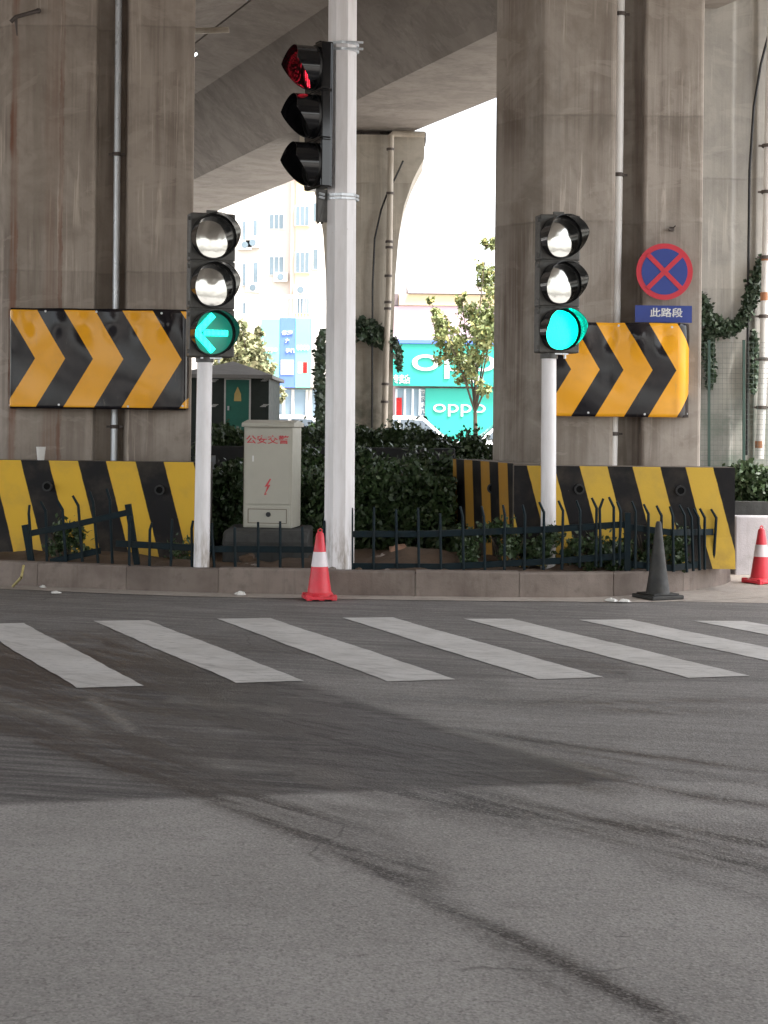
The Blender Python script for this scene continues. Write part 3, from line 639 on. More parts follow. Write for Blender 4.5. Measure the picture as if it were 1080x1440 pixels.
# u at px: distance from path start. slope: edges shift right going down 40px per 144px => u - (-slope)*v
uL = bx(66, DL, 1.165)-Lp[0][0]
slL = 39/144
barrier('long black and yellow striped concrete barrier in front of the left pier', Lp, BY0, BY1, stripemat('barrier_paint_left', perL, slL, -(uL+slL*(BY1-BY0)), YEL, BLK, .51), [(66, 684, 16.74), (224, 689, 16.68)])
DR = 16.0
Rp = [(bx(723, DR, 1), DR), (bx(1034, DR, 1), DR)]
perR = 74.5*DR/F
uR = bx(740, DR, 1.165)-Rp[0][0]
barrier('black and yellow striped concrete barrier in front of the right pier, with a broad end', Rp, .215, 1.185, stripemat('barrier_paint_right', perR, .265, -(uR+.265*(BY1-BY0)), (.64, .41, .06), BLK, .52), [(815, 688, 15.99), (957.5, 690, 15.99)], thick=.4)
Sp = [(bx(637, 17.9, 1), 17.9), (bx(721.5, 16.15, 1), 16.15)]
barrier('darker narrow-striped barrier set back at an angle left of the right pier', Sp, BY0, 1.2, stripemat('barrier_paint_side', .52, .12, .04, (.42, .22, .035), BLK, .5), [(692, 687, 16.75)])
sb = MB(); sb.prism([(bx(276, 16.9, 1), 16.95), (bx(293, 16.9, 1), 16.95), (bx(303, 18.4, 1), 18.4), (bx(292, 18.4, 1), 18.4)], BY0, 1.2)
tag(sb.build('concrete_barrier', m_black), 'dark end barrier standing behind the left signal pole', 'barrier', 'striped concrete barriers round the piers')
cup = MB(fr(at(57.5, 647, 16.95))).lathe([(.034, 0), (.036, .005), (.048, .13), (.05, .135), (.046, .135), (.034, .01)], 20); cup.F = cup.F
tag(cup.build('paper_cup', m_plastic, smooth=True), 'white cup standing on top of the left striped barrier', 'cup')
# ================================================================ signals
def L_of(a, Lmax=.27, Lmin=.05):      # visor length by angle from top
    z = math.cos(a)
    if z > .25: return Lmax*(1-.16*(z-.25)/.75)
    return Lmin+(Lmax-Lmin)*(1-((.25-z)/1.25)**1.1)
def head(root, Fm, w, mh, kinds, lr, dpt=.16, vis=.27, m_housing=m_housing):
    b = MB(Fm)
    for k in range(3):
        z = k*mh; b.box(-w/2, w/2, .0, dpt, z+.004, z+mh-.004)
    b.box(-w/2+.012, w/2-.012, .01, dpt+.02, 0, 3*mh)
    b.build('housing', m_housing, root, bevel=.012)
    for k in range(3):
        for q in (.12, .88): MB(Fm).box(-w/2-.018, -w/2, .01, .04, k*mh+mh*q-.018, k*mh+mh*q+.018).build('hinge', m_housing, root)
    MB(Fm).box(-.05, .05, .04, .08, 3*mh, 3*mh+.03).build('top_cap', m_housing, root)
    for k in range(3):
        kind = kinds[k]; c = Vector((0, 0, k*mh+mh/2)); Fk = Fm @ Matrix.Translation(c)
        MB(Fk).lathe([(lr*1.08, -.0), (lr*1.08, -.02), (lr*.98, -.02), (lr*.98, .0)], 40, axis='y', caps=False).build('bezel', m_seal, root, smooth=True)
        ball = [(lr*math.sin(t)/math.sin(R(17)), -.005-(math.cos(t)-math.cos(R(17)))*lr*.9) for t in [R(17)*i/8 for i in range(8, -1, -1)]]
        ball[-1] = (.001, ball[-1][1])
        mt = {'off': m_lens, 'green': m_green, 'arrow': m_lensoff, 'dark': m_redoff, 'red': m_red, 'dk': m_lensdk}[kind]
        ln = MB(Fk).lathe(ball, 40, axis='y').build('lens', mt, root, smooth=80)
        if kind == 'arrow':
            ab = MB(Fk); y = -.058
            def bar(x0, z0, x1, z1, wd, y0=y):
                d = Vector((x1-x0, 0, z1-z0)); L = d.length; an = math.atan2(-(z1-z0), x1-x0)
                ab.box(-wd/2*.3, L+wd*.1, y0-.012, y0+.012, -wd/2, wd/2, M=Matrix.Translation((x0, 0, z0)) @ Matrix.Rotation(an, 4, 'Y'))
            s = lr
            bar(-.8*s, 0, -.02*s, .84*s, .32*s); bar(-.8*s, 0, -.02*s, -.84*s, .32*s, y-.002)
            bar(-.42*s, 0, .68*s, 0, .29*s, y+.001)
            ab.build('arrow', m_arrow, ln, bevel=.008)
        vb = MB(Fk); n = 48; ro = lr*1.07; th = .004; vs = []
        for i in range(n+1):
            a = 2*math.pi*i/n; Lq = L_of(a, vis)
            for (r_, yy) in ((ro, -.01), (ro*.985, -Lq), (ro*.985-th, -Lq), (ro-th, -.01)):
                vs.append((r_*math.sin(a), yy, r_*math.cos(a)))
        vb.add(vs, [(4*i+k2, 4*i+(k2+1) % 4, 4*i+4+(k2+1) % 4, 4*i+4+k2) for i in range(n) for k2 in range(4)])
        vb.build('visor', m_visor, root, smooth=60)
# left small signal
def small_signal(label, pxTop, pyTop, pxBot, pyBot, D, hx, hyT, hyB, yaw, kinds, w, lr):
    base = at(pxBot, pyBot, D); top = at(pxTop, pyTop, D); root = thing('traffic_light', label, 'traffic light', (base.x, D, base.z), 'traffic lights on white poles')
    MB().tube([Vector((base.x, D, .1)), Vector((top.x, D, top.z+.01))], [.074, .07], 24).build('pole', m_white, root, smooth=True)
    MB(fr(Vector((top.x, D, top.z-.03)))).lathe([(.075, 0), (.085, .0), (.085, .05), (.06, .06)], 20).build('collar', m_housing, root, smooth=True)
    zt = at(hx, hyT, D).z; zb = at(hx, hyB, D).z
    Fm = fr(Vector((xw(hx, D-.1, (zt+zb)/2), D-.08, zb)), yaw)
    head(root, Fm, w, (zt-zb)/3, kinds, lr)
    b = MB(Fm)
    for x in (-.08, .08): b.tube([(x, .06, -.05), (x, .06, .0)], .012, 8)
    b.box(-.1, .1, .02, .12, -.012, 0); b.build('mounting_bolts', m_galv, root)
    return root
# camera at x~0: facing camera then turned to the right (visors swing to picture right)
small_signal('left signal on a white pole showing a green left arrow', 288, 505, 283, 805, 15.45, 298.5, 301, 503, R(18), ['arrow', 'off', 'off'], .425, .196)
small_signal('right signal on a white pole showing a full round green light', 772, 500, 771, 790, 15.9, 787.5, 303, 497, R(13), ['green', 'off', 'off'], .405, .19)
# main pole and side-on head
D = 15.55
base = at(477, 802, D); top = at(485, -260, D)
root = thing('traffic_light', 'tall white octagonal pole with a red signal turned sideways to the left', 'traffic light', (base.x, D, base.z), 'traffic lights on white poles')
MB().tube([Vector((base.x, D, .05)), at(479, 500, D), at(482, 0, D), top], [.152, .148, .142, .136], 8).build('pole', m_white, root)
MB(fr(Vector((base.x, D, .17)))).box(-.21, .21, -.21, .21, 0, .03).build('base_plate', m_white, root, bevel=.005)
for y, w2 in ((64, .012), (73, .012), (276, .012), (281, .01)):
    c = at(481, y, D); cb2 = MB(fr(c)); cb2.lathe([(.152, -w2), (.16, -w2), (.16, w2), (.152, w2)], 8, caps=False)
    if y < 100: cb2.tube([(.05, -.15, 0), (.2, -.13, 0)], .012, 6)
    else: cb2.tube([(-.16, -.1, 0), (-.21, -.12, .01)], .012, 6)
    cb2.build('band_clamp', m_galv, root)
zt = at(460, 66, D).z; zb = at(460, 268, D).z
# head facing left and a little to the camera: -y axis turned by -62 deg
YW = R(-64)
Fm = fr(Vector((xw(440, D, 4), D-.1, zb)), YW)
head(root, Fm, .4, (zt-zb)/3, ['dk', 'dk', 'red'], .19, .1, vis=.245, m_housing=m_visor)
b = MB(Fm); b.box(-.025, .025, .05, .2, -.3, .0); b.add([(-.03, .06, -.32), (.03, .06, -.32), (.03, .14, 0), (-.03, .14, 0), (-.03, .1, -.32), (.03, .1, -.32)], [(0, 1, 2, 3), (4, 5, 2, 3)])
b.build('bracket', m_housing, root)
# ================================================================ fences
def fence(label, rails, pickets, posts=(), lean=0):
    root = thing('low_fence', label, 'fence', at(*rails[0][0]), 'bent low dark railings on the island')
    for pts in rails:
        P = [at(*p) for p in pts]
        for a, c in zip(P[:-1], P[1:]):
            pass
        b = MB(); vs = []
        for p in P:
            vs += [p+Vector((0, -.016, -.03)), p+Vector((0, .016, -.03)), p+Vector((0, .016, .03)), p+Vector((0, -.016, .03))]
        n = len(P); b.add(vs, [(4*i+k, 4*i+4+k, 4*i+4+(k+1) % 4, 4*i+(k+1) % 4) for i in range(n-1) for k in range(4)]+[(0, 1, 2, 3), (4*n-1, 4*n-2, 4*n-3, 4*n-4)])
        b.build('rail', m_fence, root, bevel=.004)
    for (x0, y0, x1, y1, D, bend) in pickets:        # top, bottom
        A, B2 = at(x0, y0, D-.02), at(x1, y1, D-.02)
        Ab = A+Vector((-bend*.034, 0, 0)); kx_ = Ab.lerp(B2, .15); k2 = Ab.lerp(B2, .24); A = A+Vector((bend*.012, 0, 0))
        MB().tube([A, kx_, k2, B2], [.012, .0145, .0145, .0145], 6).build('picket', m_fence, root, smooth=True)
    for (x0, y0, x1, y1, D) in posts:
        MB().tube([at(x0, y0, D), at(x1, y1, D)], .04, 4).build('post', m_fence, root)
    return root
DF = 15.5
fence('tilted railing panel in front of the left barrier', [[(38, 751, 15.9), (105, 738, 15.8), (182, 720, 15.7)], [(70, 790, 15.9), (142, 774, 15.8)]],
      [(41, 710, 46, 794, 15.9, .3), (59, 705, 66, 795, 15.9, -1), (82, 703, 93, 795, 15.85, -1), (104, 697, 116, 790, 15.8, -1), (127, 691, 138, 792, 15.8, -.6), (151, 687, 158, 795, 15.75, -.6)], [(35, 738, 45, 795, 15.9), (180, 709, 193, 795, 15.7)])
b = MB(); b.box(-.17, .17, -.03, .03, -.17, .17, M=Matrix.Rotation(R(4), 4, 'Y')); 
fence('long railing panel between the left pole and the main pole', [[(163, 764, DF), (300, 772, DF), (477, 773, DF)]],
      [(183, 726, 182, 802, DF, .3), (213, 735, 210, 803, DF, .4), (242, 730, 240, 803, DF, 0), (271, 732, 270, 806, DF, .3), (298, 735, 302, 806, DF, .2), (330, 741, 331, 806, DF, 0), (363, 734, 363, 807, DF, 0), (394, 733, 394, 807, DF, 0), (425, 741, 426, 807, DF, 0), (456, 732, 456, 807, DF, 0)])
fence('long railing with top and bottom rails right of the main pole', [[(471, 751, DF), (600, 751, DF), (780, 744, DF), (884, 737, DF)], [(472, 796, DF), (620, 797, DF), (780, 789, DF), (884, 781, DF)]],
      [(495, 714, 495, 808, DF, 0), (526, 713, 525, 808, DF, 0), (557, 716, 558, 808, DF, 0), (588, 714, 589, 808, DF, 0), (619, 722, 620, 808, DF, 0), (648, 712, 652, 807, DF, -.5), (678, 712, 682, 807, DF, -.4), (708, 710, 709, 806, DF, -.4), (736, 710, 737, 806, DF, -.5), (760, 706, 764, 803, DF, -1), (787, 704, 790, 801, DF, -1), (812, 704, 815, 798, DF, -.8), (834, 700, 838, 797, DF, -1), (847, 701, 845, 797, DF, .8), (858, 699, 863, 795, DF, -1), (869, 705, 871, 795, DF, -.8)], [(882, 721, 882, 803, DF)])
fence('corner railing curving back round the right end of the island', [[(884, 741, DF), (945, 749, 15.55), (1003, 748, 16.0)], [(884, 793, DF), (945, 799, 15.55), (985, 793, 15.95)]],
      [(890, 705, 893, 800, 15.5, -.8), (907, 709, 911, 803, 15.5, -1), (925, 711, 930, 804, 15.5, -1), (943, 712, 947, 804, 15.55, -.6), (957, 710, 966, 805, 15.6, -1), (968, 714, 975, 803, 15.7, -.8), (977, 715, 984, 802, 15.8, -1), (986, 715, 991, 801, 15.9, -1), (1002, 716, 1003, 797, 16.0, -1.2)])
# ================================================================ cones
def cone(label, px, py, h, kind, yaw=0):
    p = gnd(px, py, .012); root = thing('traffic_cone', label, 'traffic cone', p, 'traffic cones along the kerb' if kind == 'red' else None)
    Fm = fr(p, yaw); mt = m_conered if kind == 'red' else m_coneblack
    if kind == 'red':
        rb, rt = .115, .028; f = lambda t: rb+(rt-rb)*t
        b = MB(Fm); b.lathe([(f(0)+.02, .03), (f(0)+.006, .05), (f(.1), h*.1), (f(.47), h*.47)], 28, caps=False); b.lathe([(f(.68), h*.68), (f(.94), h*.94), (.018, h*.965), (.001, h*.97)], 28, caps=False); b.build('body', mt, root, smooth=True)
        MB(Fm).lathe([(f(.47)+.002, h*.47), (f(.68)+.002, h*.68)], 28, caps=False).build('reflective_band', m_conewhite, root, smooth=True)
        MB(Fm).tube([(-.016, 0, h*.95), (-.018, 0, h*.99), (0, 0, h*1.01), (.018, 0, h*.99), (.016, 0, h*.95)], .006, 8).build('handle', mt, root, smooth=True)
        b = MB(Fm); s = .145
        b.prism([(s, -s+.04), (s, s-.04), (s-.04, s), (-s+.04, s), (-s, s-.04), (-s, -s+.04), (-s+.04, -s), (s-.04, -s)], .008, .035)
        for x in (-s+.035, s-.035, 0):
            for y in (-s+.03, s-.03): b.box(x-.025, x+.025, y-.025, y+.025, 0, .05)
        b.build('base', mt, root, bevel=.006)
    else:
        b = MB(Fm); b.lathe([(.125, .03), (.108, .06), (.075, h*.4), (.045, h*.75), (.026, h*.97), (.018, h)], 28); b.build('body', mt, root, smooth=True)
        b = MB(Fm); s = .17; b.box(-s, s, -s, s, .0, .035); b.box(-s+.03, s-.03, -s+.03, s-.03, .035, .05); b.build('base', mt, root, bevel=.008)
    return root
cone('red and white traffic cone at the kerb in front of the main pole', 449, 842.5, .62, 'red', .2)
cone('red and white traffic cone by the low white wall at the right edge', 1070, 820, .57, 'red', .5)
cone('grimy black traffic cone without bands against the kerb corner', 925, 841, .7, 'black', .45)
# ================================================================ cabinet
D = 16.6
p0 = at(341, 742, D); p1 = at(411, 742, D); zt = at(376, 592, D).z; zb = p0.z
root = thing('electrical_cabinet', 'beige roadside electrical cabinet with red writing and a red lightning bolt', 'cabinet', ((p0.x+p1.x)/2, D, zb), rz=R(0))
xa, xb = p0.x, p1.x
MB(Matrix.Translation(((xa+xb)/2, D, 0)) @ Matrix.Rotation(R(-9), 4, 'Z')).box(-(xb-xa)/2+.0, (xb-xa)/2, .0, .42, zb, zt-.06).build('body', [m_cab], root, bevel=.008)
CF = Matrix.Translation(((xa+xb)/2, D, 0)) @ Matrix.Rotation(R(-9), 4, 'Z'); hw = (xb-xa)/2
MB(CF).box(-hw-.003, -hw, .0, .42, zb+.01, zt-.07).build('side_panel', m_cabside, root)  # thin brown sheet over the beige left side
MB(CF).extr([(-.03, zt-.06), (.45, zt-.06), (.45, zt-.02), (.2, zt+.01), (-.03, zt-.02)], 'x', -hw-.02, hw+.02).build('roof', m_cab, root, bevel=.006)
MB(CF).box(-hw+.02, hw-.02, -.012, 0, zb+.235, zt-.075).build('door', m_cab, root, bevel=.004)
MB(CF).box(-hw+.02, hw-.02, -.012, 0, zb+.02, zb+.215).build('lower_panel', m_cab, root, bevel=.004)
for nm, (za, zc) in {'panel_trim': (zb+.045, zb+.19)}.items():
    b = MB(CF)
    for (x0, x1, z0, z1) in ((-hw+.05, hw-.05, za, za+.006), (-hw+.05, hw-.05, zc-.006, zc), (-hw+.05, -hw+.056, za+.006, zc-.006), (hw-.056, hw-.05, za+.006, zc-.006)): b.box(x0, x1, -.0145, -.012, z0, z1)
    b.build(nm, m_cabside, root)
MB(CF @ Matrix.Translation((.01, -.012, zb+.135))).lathe([(.022, -.014), (.026, .0)], 18, axis='y').build('lock', m_black, root)
MB(CF).box(-hw+.09, -hw+.105, -.017, -.012, zb+.66, zb+.72).build('small_label', m_trim, root)
text_mesh('公安交警', .44, .085, CF @ Matrix.Translation((-.005, -.0125, zt-.185)), 'lettering', m_redpaint, root, .002, .015)
z0 = zb+.41
bl = [(.025, .085), (-.03, .0), (-.002, .004), (-.028, -.075), (-.035, -.05), (-.03, -.085), (-.002, -.07), (-.02, -.066), (.03, .022), (.004, .018), (.035, .075)]
MB(CF).extr([(x, z0+z) for x, z in bl], 'y', -.0145, -.0121).build('lightning_bolt', m_redpaint, root)
# plinth
b = MB(); A, C = at(318, 758, 16.55), at(436, 758, 16.55)
pz = zb
b.extr([(16.15, .15), (16.15, pz-.11), (16.19, pz-.04), (16.27, pz-.004), (17.25, pz-.004), (17.3, .15)], 'x', A.x, C.x)
tag(b.build('cabinet_plinth', m_plinth, bevel=.03), 'dark rounded concrete plinth under the beige cabinet', 'plinth')
# ================================================================ hut
D = 23.0
xa, xb = at(256, 560, D).x, at(378, 560, D).x; ze = at(320, 527, D).z; za = at(320, 511, D).z
root = thing('transformer_hut', 'small dark green hut with a pyramid roof and a bright green door', 'hut', ((xa+xb)/2, D, 0))
MB().box(xa, xb, D, D+2.4, 0, ze).build('wall', m_hut, root)
b = MB(); o = .06; mx = (xa+xb)/2
b.add([(xa-o-.05, D-.2, ze), (xb+o, D-.2, ze), (xb+o, D+2.6, ze), (xa-o-.05, D+2.6, ze), (mx, D+1.2, za+.07), (xa-o-.05, D-.2, ze-.05), (xb+o, D-.2, ze-.05), (xb+o, D+2.6, ze-.05), (xa-o-.05, D+2.6, ze-.05)], [(0, 1, 4), (1, 2, 4), (2, 3, 4), (3, 0, 4), (5, 6, 1, 0), (6, 7, 2, 1), (7, 8, 3, 2), (8, 5, 0, 3), (8, 7, 6, 5)])
b.build('roof', m_hutroof, root)
a, c = at(318, 534, D), at(350, 612, D)
MB().box(a.x, c.x, D-.03, D, c.z, a.z).build('door', m_hutdoor, root)
b = MB(); t_ = .022
for (x0, x1, z0, z1) in ((a.x-t_, c.x+t_, a.z, a.z+t_), (a.x-t_, c.x+t_, c.z-t_, c.z), (a.x-t_, a.x, c.z, a.z), (c.x, c.x+t_, c.z, a.z)): b.box(x0, x1, D-.04, D, z0, z1)
b.build('door_frame', m_trim, root)
q = at(334.5, 554, D); MB(fr(q)).extr([(-.05, -.1), (.05, -.1), (.045, 0), (.0, .1), (-.045, 0)], 'y', -.04, -.031).build('warning_sticker', plain('sticker_yellow', (.75, .55, .2), .5), root)
q = at(321.5, 574, D); MB(fr(q)).box(-.012, .012, -.06, -.03, -.03, .03).build('door_handle', m_galv, root)
for (x, y) in ((300, 536), (372, 535), (300, 571), (371, 571), (300, 606), (306, 617)):
    q = at(x, y, D); b = MB(fr(q)); 
    for k in range(3): b.box(-.05+k*.02, .03+k*.02, -.012, -.001, -.012+k*.014, -.002+k*.014)
    b.build('vent_slat', m_trim, root)
# ================================================================ foliage
def leaves(P, size, name, mat, parent=None, flat=None, kind=None, extra=None):
    P = np.asarray(P); n = len(P)
    a = rng.normal(size=(n, 3)); a /= np.linalg.norm(a, axis=1)[:, None]
    nr = rng.normal(size=(n, 3)) if flat is None else (np.array(flat)[None]+rng.normal(size=(n, 3))*.45)
    b = np.cross(a, nr); b /= np.linalg.norm(b, axis=1)[:, None]; s = size*rng.uniform(.55, 1.35, n)[:, None]
    c3 = np.cross(a, b)
    V = np.stack([P-a*s*.6, P+b*s*.36-a*s*.05+c3*s*.08, P+a*s*.62, P-b*s*.36-a*s*.05+c3*s*.08], 1).reshape(-1, 3)
    me = bpy.data.meshes.new(name)
    if parent: 
        inv = np.array(wmat(parent).inverted()); V = V @ inv[:3, :3].T+inv[:3, 3]
    me.vertices.add(4*n); me.vertices.foreach_set('co', V.astype(np.float32).ravel()); me.loops.add(4*n); me.loops.foreach_set('vertex_index', np.arange(4*n, dtype=np.int32))
    me.polygons.add(n); me.polygons.foreach_set('loop_start', np.arange(0, 4*n, 4, dtype=np.int32)); me.polygons.foreach_set('loop_total', np.full(n, 4, dtype=np.int32)); me.update(); me.validate()
    me.materials.append(mat); o = bpy.data.objects.new(name, me); COL.objects.link(o)
    if parent: o.parent = parent
    if kind: o['kind'] = kind
    return o
def clumpy(n, lo, hi, cl=.25, k=None):
    lo, hi = np.array(lo), np.array(hi); vol = np.prod(hi-lo); k = k or int(max(6, vol*14)); C = rng.uniform(lo, hi, (k, 3)); ix = rng.integers(0, k, n)
    P = C[ix]+rng.normal(size=(n, 3))*cl*rng.uniform(.4, 1, (k, 1))[ix]
    P[:, 2] = np.clip(P[:, 2], .12, None); return P
def hedge(label, x0, x1, y0, y1, z1, n, size=.07, core=True, group=None):
    root = thing('hedge', label, 'hedge', ((x0+x1)/2, (y0+y1)/2, .15), group)
    leaves(np.concatenate([clumpy(int(n*1.4), (x0, y0, .2), (x1, y1, z1-.1), .12), rng.uniform((x0, y0+.1, .15), (x1, y0+.6, z1-.15), (n//2, 3)), clumpy(n//2, (x0, y0, z1-.25), (x1, y1, z1-.06), .09)]), size, 'foliage', m_hedge, root)
    b = MB()
    for i in range(26):
        x, y = random.uniform(x0+.1, x1-.1), random.uniform(y0+.1, y1-.05); b.tube([(x, y, .1), (x+random.uniform(-.1, .1), y, z1*.5), (x+random.uniform(-.3, .3), y+random.uniform(-.1, .1), z1*.9)], [.02, .014, .005], 5)
    b.build('stems', m_bark, root)
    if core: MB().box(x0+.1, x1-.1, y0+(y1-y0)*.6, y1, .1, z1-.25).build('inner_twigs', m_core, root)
    return root
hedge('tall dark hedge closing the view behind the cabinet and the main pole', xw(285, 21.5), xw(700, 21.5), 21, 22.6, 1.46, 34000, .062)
hedge('lower ivy hedge between the main pole and the narrow-striped barrier', xw(418, 18), xw(640, 18), 17.4, 19.2, 1.16, 30000, .056)
hedge('low hedge between the left pole and the cabinet', xw(296, 18), xw(345, 18), 17.6, 19.2, 1.1, 8000, .056)
hedge('dark hedge behind the low white wall at the right edge', xw(1030, 18.6), xw(1250, 18.6), 18.2, 19.0, 1.2, 22000, .06)
def bush(label, px, py, D, w2, h, n, size=.045):
    p = at(px, py, D); p.z = .2; root = thing('shrub', label, 'shrub', p); C = clumpy(n, (p.x-w2, D-.15, .25), (p.x+w2, D+.2, .2+h), .06, k=16)
    leaves(C, size, 'foliage', m_hedge, root); b = MB()
    for i in range(9): x = p.x+random.uniform(-w2, w2)*.4; b.tube([(x, D, .15), (x+random.uniform(-w2, w2)*.7, D+random.uniform(-.1, .1), .2+h*.8)], [.008, .003], 5)
    b.build('stems', m_bark, root)
bush('loose shrub behind the railing under the narrow-striped barrier', 715, 780, 15.8, .42, .42, 3600)
bush('small shrub behind the railing beside the corner post', 845, 785, 15.75, .3, .26, 1800)
bush('shrub behind the corner railing at the black cone', 925, 785, 15.85, .28, .42, 2200)
bush('little shrub at the foot of the tilted railing panel', 92, 770, 16.2, .16, .36, 900)
bush('tiny plant by the right pole of the left barrier', 258, 790, 16.1, .07, .2, 260, .04)
# guard rail band
b = MB(); D = 20.6
A, C = at(285, 634, D), at(640, 640, D)
root = thing('guard_rail', 'dark horizontal guard rail in front of the tall hedge', 'guard rail', (A.x, D, .15))
MB().box(A.x, C.x, D, D+.06, at(400, 662, D).z, at(400, 628, D).z).build('rail', plain('rail_dark', (.02, .022, .025), .6), root, bevel=.015)
for x in np.linspace(A.x+.1, C.x-.1, 4): MB().box(x-.05, x+.05, D+.07, D+.15, .1, 1.25).build('post', m_black, root)
# ivy
def ivy(label, pts, D, n, spread, size=.06, dz=.05):
    P = []; root = thing('ivy', label, 'climbing plant', at(pts[0][0], pts[0][1], D)); b = MB()
    segs = list(zip(pts[:-1], pts[1:])); L = [math.hypot(q[0]-p[0], q[1]-p[1])*(p[2]+q[2]) for p, q in segs]; tot = sum(L)
    for (p, q), l in zip(segs, L):
        k = int(n*l/tot); t = rng.random(k); w_ = (p[2]+(q[2]-p[2])*t)
        x = p[0]+(q[0]-p[0])*t+rng.normal(size=k)*w_*.5; y = p[1]+(q[1]-p[1])*t+rng.normal(size=k)*w_*.5
        for a_, b_ in zip(x, y): v = at(a_, b_, D-abs(random.gauss(0, dz))-.01); P.append(v)
        b.tube([at(p[0], p[1], D-.015), at((p[0]+q[0])/2+2, (p[1]+q[1])/2, D-.02), at(q[0], q[1], D-.015)], .009, 5)
    leaves(np.array([tuple(v) for v in P]), size, 'leaves', m_ivy, root, flat=(0, -1, .35)); b.build('stem', m_bark, root)
ivy('ivy hanging and looping across the pale pier at the right edge', [(1072, 365, 6), (1062, 400, 11), (1050, 440, 7), (1040, 458, 8), (1015, 462, 13), (1000, 455, 10), (990, 440, 9), (988, 420, 9)], 19.55, 2600, 1)
ivy('ivy strand trailing down beside the no stopping sign', [(997, 465, 9), (996, 500, 8), (1000, 525, 6), (997, 545, 4)], 19.55, 700, 1)
ivy('thin ivy behind the thick white pipe at the right edge', [(1060, 470, 6), (1062, 520, 7), (1058, 550, 5)], 19.58, 350, 1)
ivy('ivy clump across the front of the flared pier', [(503, 458, 9), (515, 465, 13), (530, 470, 12), (541, 480, 8)], 27.95, 1300, 1, .085)
ivy('dark ivy growing up the left flank of the flared pier', [(457, 465, 3), (450, 482, 6), (452, 505, 8), (449, 530, 6), (453, 560, 8), (451, 585, 7), (454, 620, 10)], 27.9, 1500, 1, .085, .3)
ivy('ivy trailing down to the right of the cream drain pipe', [(555, 475, 4), (560, 500, 6), (562, 520, 4)], 27.97, 260, 1, .07)
# green wire fence on far right pier foot
D = 19.2; root = thing('wire_fence', 'green wire mesh fence in front of the pale pier at the right edge', 'fence', (at(1020, 640, D).x, D, .1))
for x in (997, 1046, 1100): MB().tube([at(x, 478, D), at(x, 720, D)], .02, 4).build('post', m_green_post, root)
b = MB()
for y in np.arange(482, 665, 7.2): b.tube([at(985, y, D), at(1110, y, D)], .0022, 4, caps=False)
for x in np.arange(985, 1110, 6.2): b.tube([at(x, 480, D), at(x, 665, D)], .0018, 4, caps=False)
b.build('wire_mesh', m_mesh, root)
# low white wall right
D = 17.6
b = MB(); z1 = at(1040, 726, D).z; b.box(at(1035, 700, D).x, at(1035, 700, D).x+4, D, D+.25, 0, z1)
tag(b.build('low_wall', m_wallgrey, bevel=.015), 'low whitish wall behind the cone at the right edge', 'wall')
b = MB(); z0 = z1; b.box(at(1037, 700, D).x, at(1035, 700, D).x+4, D+.3, D+.5, 0, z0+.14)
tag(b.build('planter_edge', m_plinth), 'dark planter edge behind the low whitish wall', 'planter')
# debris
def rock(label, px, py, D, s, mat, z, name='stone_lump', cat='debris', group=None, sq=.6):
    p = at(px, py, D); p.z = z; b = MB(fr(p, random.uniform(0, 3))); n, m = 10, 7; vs = []
    for j in range(m+1):
        for i in range(n):
            t = math.pi*j/m; a = 2*math.pi*i/n; r = s*random.uniform(.75, 1.15)
            vs.append((r*math.sin(t)*math.cos(a), r*math.sin(t)*math.sin(a), r*sq*(1-math.cos(t))*.8))
    b.add(vs, [(j*n+i, j*n+(i+1) % n, (j+1)*n+(i+1) % n, (j+1)*n+i) for j in range(m) for i in range(n)])
    tag(b.build(name, mat, smooth=True), label, cat, group)
rock('grey stone lump on the soil right of the main pole', 536, 790, 15.9, .09, m_rubblecol, .24)
rock('pinkish stone lump on the soil mound behind the railing', 560, 780, 16.0, .12, plain('clay_lump', (.3, .17, .11), .9, bump=.5), .3)
rock('brown clod on the soil under the cabinet plinth', 350, 790, 15.9, .1, m_soil, .22)
for k in range(14): rock('small brown clod lying on the island soil', random.uniform(300, 620), 795, random.uniform(15.35, 15.8), random.uniform(.02, .045), m_soil if k % 2 else m_rubblecol, .205, 'soil_clod', 'clod', 'loose clods on the island soil')
def board(label, pts, D, z0, mat=m_yboard):
    b = MB(); P = [at(x, y, D+dd) for x, y, dd in pts]; n = len(P)
    b.add(P+[p+Vector((0, .01, -.012)) for p in P], [tuple(range(n)), tuple(range(2*n-1, n-1, -1))]+[(i, n+i, n+(i+1) % n, (i+1) % n) for i in range(n)])
    tag(b.build('board_scrap', mat), label, 'debris')
board('triangular yellow board scrap on the soil right of the main pole', [(575, 795, 0), (608, 793, 0), (601, 785, .25), (590, 789, .25)], 15.75, 0)
board('flat yellow board scrap against the kerb right of the main pole', [(554, 806, -.15), (605, 806, -.15), (603, 801, .1), (556, 801, .1)], 15.45, 0)
board('yellow board scrap behind the railing under the right pole', [(748, 793, 0), (768, 795, 0), (764, 775, .1)], 15.75, 0)
